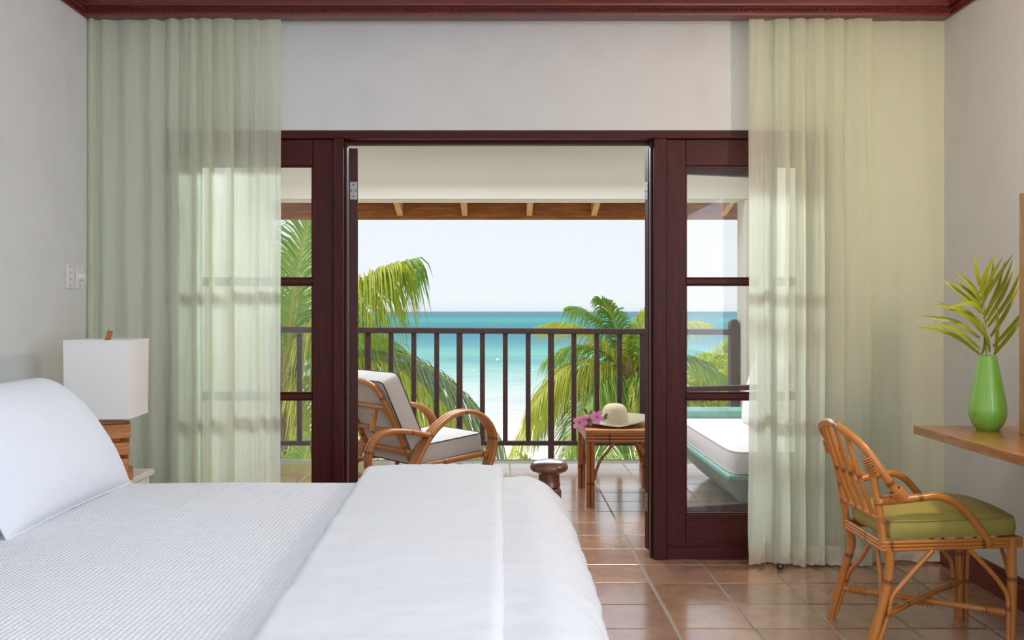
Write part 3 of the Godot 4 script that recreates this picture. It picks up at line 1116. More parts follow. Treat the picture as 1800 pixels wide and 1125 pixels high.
	# pillow leaning on the headboard
	var pw := 0.412
	var ph := 0.222
	var pb := Basis(Vector3(0, 0, -1), Vector3(-0.50, 0.866, 0).normalized(), Vector3(0.866, 0.50, 0).normalized())
	var p := thing("pillow", "large plump white pillow leaning at the head of the bed", "pillow", W(-1.41, 0.812, 2.885))
	a = MB.new()
	for side in [1.0, -1.0]:
		a.grid(60, 48, func(u: float, w: float) -> Vector3:
			var s := u * 2.0 - 1.0
			var t := w * 2.0 - 1.0
			# pinched corners
			var ex := s * pw * (1.0 - 0.07 * (1.0 - absf(s)) * t * t) * (1.0 - 0.05 * (1.0 - t * t) * 0.0)
			var ey := t * ph * (1.0 - 0.10 * cos(s * PI / 2.0) * 0.0)
			ex *= 1.0 - 0.05 * (1.0 - pow(absf(t), 2.0)) * 0.6
			ey *= 1.0 - 0.06 * (1.0 - pow(absf(s), 2.0)) * 0.5
			# slumped: the upper far corner rounds off
			ey -= 0.055 * smoothstep(0.45, 1.0, absf(s)) * smoothstep(0.0, 1.0, t)
			ex -= s * 0.13 * clampf((t + 1.0) / 2.0, 0.0, 1.0) * smoothstep(0.0, 0.7, s)
			var h := pow(maxf(0.0, 1.0 - pow(absf(s), 2.6)), 0.55) * pow(maxf(0.0, 1.0 - pow(absf(t), 2.4)), 0.55)
			var d: float = side * h * 0.115
			d += side * h * 0.004 * soft.get_noise_2d(s * 3.0 + 4.0, t * 5.0)
			d += side * 0.004 * h * soft.get_noise_2d(s * 12.0, t * 3.0) * absf(t)
			return pb * Vector3(ex, ey, d), side, Vector2(1, 0.6))
	obj("cover", a, M.pillow, p)
	var seam := []
	for k in 81:
		var q := float(k) / 80.0 * 4.0
		var s := 0.0
		var t := 0.0
		if q < 1.0:
			s = -1.0 + 2.0 * q; t = -1.0
		elif q < 2.0:
			s = 1.0; t = -1.0 + 2.0 * (q - 1.0)
		elif q < 3.0:
			s = 1.0 - 2.0 * (q - 2.0); t = 1.0
		else:
			s = -1.0; t = 1.0 - 2.0 * (q - 3.0)
		var ex := s * pw * (1.0 - 0.07 * (1.0 - absf(s)) * t * t)
		var ey := t * ph
		ex *= 1.0 - 0.05 * (1.0 - t * t) * 0.6
		ey *= 1.0 - 0.06 * (1.0 - s * s) * 0.5
		ey -= 0.055 * smoothstep(0.45, 1.0, absf(s)) * smoothstep(0.0, 1.0, t)
		ex -= s * 0.13 * clampf((t + 1.0) / 2.0, 0.0, 1.0) * smoothstep(0.0, 0.7, s)
		seam.append(pb * Vector3(ex, ey, 0))
	a = MB.new()
	a.tube(seam, 0.004, 6)
	obj("seam", a, M.pillow, p)


# ---------------------------------------------------------------- nightstand and lamp
func build_lamp_corner() -> void:
	var n := thing("nightstand", "cream nightstand between the bed and the left curtain", "nightstand", W(-1.665, 0, 3.80))
	var a := MB.new()
	a.span(Vector3(-0.25, 0.522, -0.22), Vector3(0.185, 0.55, 0.24), 0.006)
	obj("top", a, M.cream, n)
	a = MB.new()
	a.span(Vector3(-0.235, 0.12, -0.2), Vector3(0.17, 0.522, 0.22), 0.004)
	obj("body", a, M.cream, n)
	for s in [[-0.22, -0.185], [-0.22, 0.205], [0.155, -0.185], [0.155, 0.205]]:
		a = MB.new()
		a.span(Vector3(s[0] - 0.018, 0, s[1] - 0.018), Vector3(s[0] + 0.018, 0.12, s[1] + 0.018), 0.003)
		obj("leg", a, M.cream, n)
	a = MB.new()
	a.span(Vector3(0.17, 0.34, -0.17), Vector3(0.182, 0.50, 0.19), 0.003)
	var dr := obj("drawer", a, M.cream, n)
	a = MB.new()
	a.lathe([Vector2(0.007, 0), Vector2(0.007, 0.012), Vector2(0.014, 0.018), Vector2(0.0005, 0.026)], 14, Vector3(0.182, 0.42, 0.01), Basis(Vector3(0, 0, 1), -PI / 2))
	obj("knob", a, M.steel, dr)

	var l := thing("table_lamp", "bedside lamp with white box shade on stacked wooden blocks", "lamp", W(-1.588, 0.55, 3.794))
	var ys := [[0.0, 0.03, 0.085, 0.38], [0.03, 0.082, 0.068, 0.38], [0.082, 0.098, 0.036, 0.38], [0.098, 0.148, 0.072, 0.38], [0.148, 0.164, 0.038, 0.38], [0.164, 0.220, 0.074, 0.40], [0.220, 0.242, 0.050, 0.40]]
	for q in ys:
		a = MB.new()
		a.box(Vector3(q[2] * 2, q[1] - q[0], q[2] * 2), Vector3(0.012, (q[0] + q[1]) / 2, 0), 0.002, Basis(Vector3.UP, q[3]))
		obj("wood_block", a, M.block, l)
	# rod and shade
	a = MB.new()
	a.tube([Vector3(0, 0.24, 0), Vector3(0, 0.56, 0)], 0.005, 8)
	for d in [Vector3(1, 0, 0), Vector3(0, 0, 1)]:
		a.tube([Vector3(0, 0.535, 0) - d * 0.122, Vector3(0, 0.535, 0) + d * 0.122], 0.002, 6)
	var rod := obj("rod", a, M.steel, l)
	rod.rotation.y = 0.07
	a = MB.new()
	var hb := 0.1225
	var ht := 0.1255
	var y0 := 0.251
	var y1 := 0.553
	for k in 4:
		var r0 := Basis(Vector3.UP, k * PI / 2)
		for e in [0.0, 0.0025]:
			a.face([r0 * Vector3(-hb + e, y0, hb - e), r0 * Vector3(hb - e, y0, hb - e), r0 * Vector3(ht - e, y1, ht - e), r0 * Vector3(-ht + e, y1, ht - e)])
	var sh := obj("shade", a, M.shade, l)
	sh.rotation.y = 0.07
	for q in [[y0, hb], [y1, ht]]:
		a = MB.new()
		var h: float = q[1]
		for k in 4:
			var r0 := Basis(Vector3.UP, k * PI / 2)
			a.box(Vector3(h * 2 + 0.002, 0.008, 0.0045), r0 * Vector3(0, q[0], h - 0.001), 0.001, r0)
		obj("binding", a, M.shade, sh)
	a = MB.new()
	a.box(Vector3(0.022, 0.055, 0.008), Vector3(0.0, 0.565, -0.01), 0.002, Basis(Vector3(0, 0, 1), -0.30))
	obj("finial", a, M.block, l)


# ---------------------------------------------------------------- desk, mirror, vase
func build_desk_corner() -> void:
	var d := thing("desk", "honey coloured wooden wall desk with solid plank top", "desk", W(1.656, 0, 3.79))
	var planks := [[0.0, 0.158], [0.158, 0.318], [0.318, 0.470]]
	for p in planks:
		var a := MB.new()
		a.span(Vector3(p[0], 0.727, 0), Vector3(p[1], 0.76, 2.2), 0.0015)
		obj("plank", a, M.desk, d)
	for z in [0.16, 0.72, 1.6]:
		var a := MB.new()
		a.span(Vector3(0.28, 0.69, z - 0.02), Vector3(0.473, 0.727, z + 0.02), 0.003)
		a.span(Vector3(0.43, 0.50, z - 0.02), Vector3(0.473, 0.727, z + 0.02), 0.003)
		obj("bracket", a, M.post, d)

	var m := thing("mirror", "standing mirror in a pale wooden frame at the right edge of the desk", "mirror", W(1.943, 0.76, 3.54))
	for z in [0.035, 0.765]:
		var a := MB.new()
		a.span(Vector3(0, 0, z - 0.035), Vector3(0.035, 0.902, z + 0.035), 0.003)
		obj("frame_stile", a, M.pale_wood, m)
	for y in [0.0, 0.832]:
		var a := MB.new()
		a.span(Vector3(0, y, 0.07), Vector3(0.035, y + 0.07, 0.73), 0.003)
		obj("frame_rail", a, M.pale_wood, m)
	var g := MB.new()
	g.span(Vector3(0.012, 0.07, 0.07), Vector3(0.018, 0.832, 0.73), 0.0005)
	obj("mirror_glass", g, M.mirror, m)
	g = MB.new()
	g.span(Vector3(0.024, 0.05, 0.05), Vector3(0.034, 0.85, 0.75), 0.001)
	obj("backing", g, M.pale_wood, m)

	# unseen warm wall lamp above the desk, placed to light the right wall
	var wl := thing("unseen_wall_lamp", "small warm unseen wall lamp above the desk", "lamp", W(2.13, 1.95, 2.9))
	g = MB.new()
	g.lathe([Vector2(0.0005, 0), Vector2(0.05, 0.0), Vector2(0.05, 0.015), Vector2(0.02, 0.02), Vector2(0.015, 0.07)], 18, Vector3.ZERO, Basis(Vector3(0, 0, 1), PI / 2))
	obj("mount", g, M.steel, wl)
	g = MB.new()
	var pr := []
	for i in 11:
		var an := -PI / 2 + PI * i / 10
		pr.append(Vector2(maxf(0.0005, 0.06 * cos(an)), 0.06 * sin(an)))
	g.lathe(pr, 18, Vector3(-0.12, 0, 0))
	obj("bulb", g, M.bulb, wl)
	var ol := OmniLight3D.new()
	ol.name = "unseen_wall_lamp_light"
	ol.light_color = rgb8(255, 228, 198)
	ol.light_energy = 1.2
	ol.light_size = 0.06
	ol.omni_range = 12.0
	ol.omni_attenuation = 2.0
	ol.shadow_enabled = true
	add_child(ol)
	ol.position = W(2.01, 1.95, 2.9)

	# vase
	var vz := 3.645
	var vx := 1.880
	var a := MB.new()
	var prof := [Vector2(0.0005, 0.0), Vector2(0.034, 0.0), Vector2(0.040, 0.004), Vector2(0.054, 0.020), Vector2(0.064, 0.042), Vector2(0.0685, 0.066), Vector2(0.0685, 0.085), Vector2(0.065, 0.115), Vector2(0.058, 0.155), Vector2(0.050, 0.195), Vector2(0.042, 0.235), Vector2(0.036, 0.265), Vector2(0.0325, 0.282), Vector2(0.0315, 0.287), Vector2(0.0285, 0.287), Vector2(0.029, 0.275), Vector2(0.04, 0.22), Vector2(0.055, 0.1), Vector2(0.0005, 0.02)]
	a.lathe(smooth(prof, 3), 48, Vector3.ZERO)
	var v := obj("vase", a, M.vase)
	v.position = W(vx, 0.76, vz)
	tag(v, "glossy lime green teardrop vase standing on the desk", "vase")

	# palm cutting: a rachis and blades, each blade a part
	var k := vz / 1656.0
	var pc := thing("palm_cutting", "cut palm leaves with narrow blades standing in the green vase", "leaves", W(vx, 0.76, vz))
	var at := func(cx: float, cy: float, dz: float) -> Vector3:
		return Vector3((1590.0 + cx / 3.31 - 1736.0) * k, (756.0 - 430.0 - cy / 3.31) * k, dz)
	var r := MB.new()
	r.tube(smooth([at.call(480, 720, 0.0), at.call(476, 640, 0.0), at.call(462, 470, 0.01), at.call(445, 340, 0.02), at.call(430, 225, 0.03)]), 0.0022, 7)
	obj("stem", r, M.cut_leaf, pc)
	var blades := [
		[435, 640, 250, 520, 40, 478, 0.03], [430, 606, 250, 488, 92, 466, 0.05], [440, 545, 300, 445, 100, 418, -0.02], [455, 525, 330, 415, 185, 366, 0.04],
		[460, 492, 340, 385, 125, 345, 0.01], [452, 410, 350, 340, 185, 372, 0.05], [447, 365, 360, 290, 265, 215, -0.03], [446, 400, 330, 300, 205, 205, 0.02],
		[440, 326, 365, 260, 285, 185, 0.04], [434, 286, 375, 220, 300, 155, -0.01], [428, 236, 395, 160, 372, 70, 0.03], [428, 218, 430, 140, 437, 55, -0.02],
		[430, 242, 455, 150, 497, 50, 0.03], [436, 286, 470, 180, 520, 66, 0.0], [446, 326, 500, 190, 566, 62, 0.05], [452, 362, 520, 220, 556, 90, -0.03],
		[460, 402, 540, 250, 590, 90, 0.03], [464, 430, 550, 270, 612, 82, -0.02], [478, 480, 580, 310, 655, 112, 0.03], [500, 535, 590, 390, 690, 190, 0.0],
		[508, 592, 600, 460, 700, 310, 0.04], [516, 640, 600, 520, 700, 380, 0.02], [485, 625, 430, 540, 350, 410, 0.06], [517, 640, 490, 500, 465, 350, 0.06], [440, 640, 430, 560, 395, 450, 0.05],
		[458, 470, 350, 400, 215, 330, -0.02], [446, 375, 350, 275, 232, 212, 0.03], [440, 345, 380, 285, 310, 215, 0.0], [444, 310, 485, 190, 545, 75, 0.02], [470, 455, 570, 290, 640, 130, 0.0]]
	for b in blades:
		var mb := MB.new()
		var tone := rng.randf_range(0.75, 1.15)
		mb.col = Color(tone * rng.randf_range(0.92, 1.08), tone, tone * 0.9)
		var p0: Vector3 = at.call(b[0], b[1], b[6] * 0.2)
		var p1: Vector3 = at.call(b[2], b[3], b[6])
		var p2: Vector3 = at.call(b[4], b[5], b[6] * 1.6)
		var path := smooth([p0, p1, p2], 6)
		var w := []
		for i in path.size():
			var t := float(i) / (path.size() - 1)
			w.append(0.0005 + 0.0085 * pow(sin(PI * clampf(t * 0.86 + 0.10, 0, 1)), 0.8) * (1.0 - pow(t, 4.0)))
		mb.blade(path, w, (p2 - p0).cross(Vector3(0.15, 0.1, 1)).normalized(), 0.25)
		obj("leaflet", mb, M.cut_leaf, pc)


# ---------------------------------------------------------------- rattan desk chair
func build_desk_chair() -> void:
	var o := W(1.58, 0, 3.56)
	var c := thing("desk_chair", "rattan armchair with spindle back and olive green seat cushion at the desk", "chair", o)
	var P := func(list: Array) -> Array:
		var out := []
		for q in list:
			out.append(W(q[0], q[1], q[2]) - o)
		return out
	var cane: Material = M.cane_warm
	pole("leg", P.call([[1.358, 0.40, 3.352], [1.380, 0.345, 3.352], [1.373, 0.25, 3.352], [1.342, 0.13, 3.35], [1.307, 0.0, 3.35]]), 0.0155, cane, c)
	pole("leg", P.call([[1.355, 0.40, 3.71], [1.380, 0.315, 3.714], [1.361, 0.225, 3.72], [1.334, 0.113, 3.735], [1.307, 0.0, 3.741]]), 0.0155, cane, c)
	pole("leg", P.call([[1.846, 0.40, 3.412], [1.846, 0.2, 3.408], [1.838, 0.0, 3.40]]), 0.0165, cane, c)
	pole("leg", P.call([[1.832, 0.40, 3.77], [1.83, 0.2, 3.765], [1.828, 0.0, 3.755]]), 0.0155, cane, c)
	# seat frame: bands of three canes on each side
	var cor := [[1.352, 3.342], [1.352, 3.72], [1.868, 3.795], [1.880, 3.41]]
	var fr := MB.new()
	for lay in 3:
		var y := 0.372 + 0.0125 * lay
		for k in 4:
			var p = cor[k]
			var q = cor[(k + 1) % 4]
			fr.tube([W(p[0], y, p[1]) - o, W(lerpf(p[0], q[0], 0.5), y, lerpf(p[1], q[1], 0.5)) - o, W(q[0], y, q[1]) - o], 0.0072, 8)
	obj("seat_frame", fr, cane, c)
	# hoop of the back
	var hoop: Array = P.call([[1.44, 0.56, 3.755], [1.375, 0.625, 3.755], [1.31, 0.70, 3.75], [1.255, 0.765, 3.70], [1.24, 0.795, 3.61], [1.242, 0.800, 3.52], [1.26, 0.775, 3.43], [1.30, 0.73, 3.375], [1.345, 0.66, 3.35], [1.415, 0.556, 3.345]])
	pole("back_hoop", hoop, 0.0150, cane, c, 6, 12)
	pole("back_post", P.call([[1.357, 0.39, 3.352], [1.347, 0.5, 3.36], [1.322, 0.665, 3.368]]), 0.0140, cane, c)
	pole("back_post", P.call([[1.357, 0.39, 3.71], [1.345, 0.5, 3.715], [1.315, 0.675, 3.742]]), 0.0135, cane, c)
	pole("back_rail", P.call([[1.35, 0.478, 3.712], [1.348, 0.479, 3.54], [1.347, 0.479, 3.36]]), 0.0110, cane, c)
	# spindles
	var hs := smooth(hoop, 6)
	for s in [[0.18, 22.0], [0.40, 25.5], [0.62, 30.0], [0.84, 35.0]]:
		var foot: Vector3 = P.call([[lerpf(1.35, 1.347, s[0]), 0.479, lerpf(3.712, 3.36, s[0])]])[0]
		var i: float = s[1]
		var head: Vector3 = hs[int(i)].lerp(hs[int(i) + 1], i - int(i))
		var mb := MB.new()
		mb.tube([foot, foot.lerp(head, 0.33) + Vector3(-0.004, 0, 0), foot.lerp(head, 0.66) + Vector3(-0.004, 0, 0), head], 0.0128, 10, 0.7)
		obj("spindle", mb, cane, c)
	# arms
	pole("arm", P.call([[1.342, 0.541, 3.36], [1.42, 0.548, 3.352], [1.495, 0.556, 3.355], [1.56, 0.558, 3.36], [1.635, 0.526, 3.372], [1.69, 0.474, 3.382], [1.738, 0.412, 3.392], [1.758, 0.378, 3.396]]), 0.0138, cane, c)
	pole("arm", P.call([[1.342, 0.541, 3.715], [1.42, 0.552, 3.745], [1.50, 0.568, 3.752], [1.558, 0.573, 3.757], [1.602, 0.556, 3.762], [1.64, 0.522, 3.77], [1.70, 0.45, 3.778], [1.74, 0.378, 3.782]]), 0.0138, cane, c)
	# braces
	pole("brace", P.call([[1.322, 0.0, 3.345], [1.372, 0.14, 3.345], [1.386, 0.205, 3.345], [1.437, 0.262, 3.352], [1.49, 0.318, 3.358], [1.538, 0.366, 3.362]]), 0.0085, cane, c)
	pole("brace", P.call([[1.300, 0.0, 3.37], [1.335, 0.11, 3.372], [1.362, 0.19, 3.38], [1.365, 0.28, 3.40], [1.362, 0.368, 3.42]]), 0.0080, cane, c)
	pole("brace", P.call([[1.325, 0.02, 3.735], [1.352, 0.12, 3.728], [1.364, 0.20, 3.69], [1.364, 0.28, 3.58], [1.362, 0.366, 3.48]]), 0.0085, cane, c)
	pole("brace", P.call([[1.815, 0.0, 3.765], [1.80, 0.2, 3.765], [1.775, 0.25, 3.77], [1.70, 0.33, 3.765], [1.65, 0.372, 3.76]]), 0.0078, cane, c)
	pole("brace", P.call([[1.846, 0.0, 3.745], [1.85, 0.24, 3.74], [1.853, 0.3, 3.72], [1.858, 0.372, 3.66]]), 0.0078, cane, c)
	pole("brace", P.call([[1.822, 0.0, 3.39], [1.826, 0.17, 3.395], [1.80, 0.235, 3.395], [1.735, 0.31, 3.395], [1.672, 0.372, 3.392]]), 0.0085, cane, c)
	pole("brace", P.call([[1.856, 0.0, 3.43], [1.858, 0.20, 3.435], [1.858, 0.27, 3.46], [1.862, 0.372, 3.53]]), 0.0080, cane, c)
	# stretchers and their bindings
	var s1: Array = P.call([[1.372, 0.140, 3.356], [1.60, 0.148, 3.556], [1.824, 0.143, 3.755]])
	var s2: Array = P.call([[1.352, 0.126, 3.72], [1.60, 0.128, 3.56], [1.842, 0.126, 3.41]])
	pole("stretcher", s1, 0.0125, cane, c)
	pole("stretcher", s2, 0.0120, cane, c)
	bind_cane([s2[0].lerp(s2[1], 0.06), s2[0].lerp(s2[1], 0.28)], 0.0128, 9, M.cane_wrap, c)
	bind_cane([s2[1].lerp(s2[2], 0.70), s2[1].lerp(s2[2], 0.95)], 0.0128, 9, M.cane_wrap, c)
	bind_cane([s2[1].lerp(s2[0], 0.10), s2[1].lerp(s2[2], 0.10)], 0.022, 4, M.cane_wrap, c)
	# bindings at the hoop joints
	bind_cane(P.call([[1.308, 0.70, 3.372], [1.328, 0.665, 3.366], [1.338, 0.635, 3.362]]), 0.0235, 9, M.cane_wrap, c, 0.003)
	bind_cane(P.call([[1.300, 0.71, 3.748], [1.312, 0.66, 3.745]]), 0.0225, 8, M.cane_wrap, c, 0.003)
	bind_cane(P.call([[1.395, 0.585, 3.346], [1.425, 0.552, 3.348]]), 0.024, 7, M.cane_wrap, c, 0.003)
	bind_cane(P.call([[1.355, 0.544, 3.358], [1.395, 0.547, 3.354]]), 0.0150, 7, M.cane_wrap, c)
	bind_cane(P.call([[1.350, 0.487, 3.712], [1.350, 0.470, 3.712]]), 0.0175, 3, M.cane_wrap, c)
	bind_cane(P.call([[1.350, 0.490, 3.359], [1.352, 0.470, 3.357]]), 0.0170, 3, M.cane_wrap, c)
	bind_cane(P.call([[1.345, 0.541, 3.36], [1.345, 0.534, 3.36]]), 0.0165, 2, M.cane_wrap, c)
	bind_cane(P.call([[1.362, 0.405, 3.71], [1.362, 0.375, 3.71]]), 0.0185, 4, M.cane_wrap, c)
	# cushion: crowned, boxed, with piping along the seam
	var q4 := [Vector2(1.378, 3.352), Vector2(1.372, 3.708), Vector2(1.872, 3.785), Vector2(1.872, 3.418)]
	var pos := func(s: float, t: float) -> Vector2:   # rounded square to the seat's outline
		var ss := s * (1.0 - 0.045 * pow(absf(t), 6.0))
		var tt := t * (1.0 - 0.045 * pow(absf(s), 6.0))
		var a := (ss + 1.0) / 2.0
		var b := (tt + 1.0) / 2.0
		var lo: Vector2 = q4[0].lerp(q4[3], a)
		var hi: Vector2 = q4[1].lerp(q4[2], a)
		return lo.lerp(hi, b)
	var cu := MB.new()
	cu.grid(36, 36, func(u: float, w: float) -> Vector3:
		var s := u * 2 - 1
		var t := w * 2 - 1
		var p: Vector2 = pos.call(s, t)
		var h := pow(maxf(0, 1 - pow(absf(s), 3.0)), 0.6) * pow(maxf(0, 1 - pow(absf(t), 3.0)), 0.6)
		return W(p.x, 0.470 + 0.046 * h + 0.001 * soft.get_noise_2d(s * 4, t * 4), p.y) - o, 1.0)
	var rim := []
	for k in 97:
		var q := float(k % 96) / 24.0
		var e := fmod(q, 1.0) * 2 - 1
		var s: float = [e, 1.0, -e, -1.0][int(q)]
		var t: float = [-1.0, e, 1.0, -e][int(q)]
		rim.append(pos.call(s, t))
	var mid := Vector2.ZERO
	for p in rim:
		mid += p / rim.size()
	cu.grid(96, 8, func(u: float, w: float) -> Vector3:
		var p: Vector2 = rim[int(round(u * 96))]
		p += (p - mid).normalized() * 0.008 * sin(PI * w)
		return W(p.x, lerpf(0.408, 0.470, w), p.y) - o, 1.0)
	var cush := obj("seat_cushion", cu, M.green, c)
	var pp := []
	for p in rim:
		pp.append(W(p.x, 0.470, p.y) - o)
	cu = MB.new()
	cu.tube(pp, 0.0040, 6)
	obj("piping", cu, M.green_pipe, cush)


# ---------------------------------------------------------------- balcony lounge chair
func build_lounge_chair() -> void:
	# local: x forward, y up, z towards the near side
	var c := thing("lounge_chair", "bent cane lounge chair with white piped cushions on the balcony", "chair", W(-0.62, 0, 6.2), deg_to_rad(39.7))
	var cane: Material = M.cane_deep
	for side in [0.33, -0.33]:
		for k in 3:
			var z: float = side + (k - 1) * 0.031
			# front hoop and rear arm
			pole("arm_hoop", [Vector3(-0.30, 0.0, z), Vector3(-0.25, 0.12, z), Vector3(-0.186, 0.252, z), Vector3(-0.066, 0.436, z), Vector3(0.055, 0.530, z), Vector3(0.15, 0.566, z), Vector3(0.25, 0.570, z), Vector3(0.35, 0.535, z), Vector3(0.425, 0.46, z), Vector3(0.452, 0.375, z), Vector3(0.435, 0.27, z), Vector3(0.375, 0.14, z), Vector3(0.30, 0.0, z)], 0.0165, cane, c, 5)
		for k in 2:
			var z: float = side + (k - 0.5) * 0.034
			pole("arm_rest", [Vector3(-0.06, 0.440, z), Vector3(-0.20, 0.474, z), Vector3(-0.332, 0.488, z), Vector3(-0.43, 0.470, z), Vector3(-0.492, 0.41, z), Vector3(-0.508, 0.33, z), Vector3(-0.490, 0.24, z), Vector3(-0.44, 0.13, z), Vector3(-0.37, 0.0, z)], 0.0175, cane, c, 5)
		var zi: float = side * 0.80
		# side rail of the seat, and a strut under it
		pole("seat_rail", [Vector3(-0.42, 0.215, zi), Vector3(0.43, 0.285, side * 0.93)], 0.019, cane, c)
		pole("strut", [Vector3(0.12, 0.25, zi), Vector3(0.04, 0.03, zi)], 0.015, cane, c)
		pole("rear_strut", [Vector3(-0.335, 0.60, side * 0.42), Vector3(-0.40, 0.44, side * 0.60), Vector3(-0.455, 0.22, side * 0.78), Vector3(-0.45, 0.03, side * 0.8)], 0.017, cane, c)
	for q in [[-0.42, 0.20], [0.40, 0.27], [-0.45, 0.10], [0.30, 0.06], [-0.28, 0.05]]:
		pole("crossbar", [Vector3(q[0], q[1], -0.33), Vector3(q[0], q[1], 0.33)], 0.017, cane, c)
	pole("crossbar", [Vector3(-0.16, 0.335, -0.26), Vector3(-0.16, 0.335, 0.26)], 0.018, cane, c)
	# back frame: an arch leaning back, with slats
	var B := func(h: float, z: float) -> Vector3: return Vector3(lerpf(-0.11, -0.40, h), lerpf(0.24, 0.785, h), z)
	pole("back_frame", [B.call(0.0, 0.235), B.call(0.45, 0.238), B.call(0.78, 0.235), B.call(0.92, 0.205), B.call(0.99, 0.13), B.call(1.0, 0.0), B.call(0.99, -0.13), B.call(0.92, -0.205), B.call(0.78, -0.235), B.call(0.45, -0.238), B.call(0.0, -0.235)], 0.018, cane, c)
	for h in [0.70, 0.42, 0.16]:
		pole("back_slat", [B.call(h, -0.235), B.call(h, 0.235)], 0.0165, cane, c)
	# cushions
	var seat := cushion_box(0.55, 0.115, 0.54)
	var sc := obj("seat_cushion", seat[0], M.cushion_white, c)
	sc.position = Vector3(0.145, 0.332, 0)
	sc.rotation.z = 0.082
	obj("piping", seat[1], M.pipe_dark, sc)
	var back := cushion_box(0.50, 0.12, 0.53)
	var bc := obj("back_cushion", back[0], M.cushion_white, c)
	bc.position = Vector3(-0.200, 0.585, 0)
	bc.rotation.z = PI - 1.13
	obj("piping", back[1], M.pipe_dark, bc)


func cushion_box(l: float, h: float, w: float) -> Array:   # a boxed cushion along x, with piping on both seams
	var rim := []
	var per := 80
	for k in per + 1:
		var a := TAU * k / per
		var cx := signf(cos(a)) * pow(absf(cos(a)), 0.14)
		var cz := signf(sin(a)) * pow(absf(sin(a)), 0.14)
		rim.append(Vector2(cx * l / 2, cz * w / 2))
	var mb := MB.new()
	for s in [1.0, -1.0]:
		mb.grid(per, 10, func(u: float, t: float) -> Vector3:
			var p: Vector2 = rim[int(round(u * per))] * t
			return Vector3(p.x, s * (h / 2 + 0.016 * (1.0 - pow(t, 4.0))), p.y), -s)
	mb.grid(per, 6, func(u: float, t: float) -> Vector3:
		var p: Vector2 = rim[int(round(u * per))] * (1.0 + 0.012 * sin(PI * t))
		return Vector3(p.x, lerpf(-h / 2, h / 2, t), p.y), -1.0)
	var pp := MB.new()
	for s in [1.0, -1.0]:
		var ring := []
		for p in rim:
			ring.append(Vector3(p.x, s * h / 2, p.y))
		pp.tube(ring, 0.0038, 6)
	return [mb, pp]


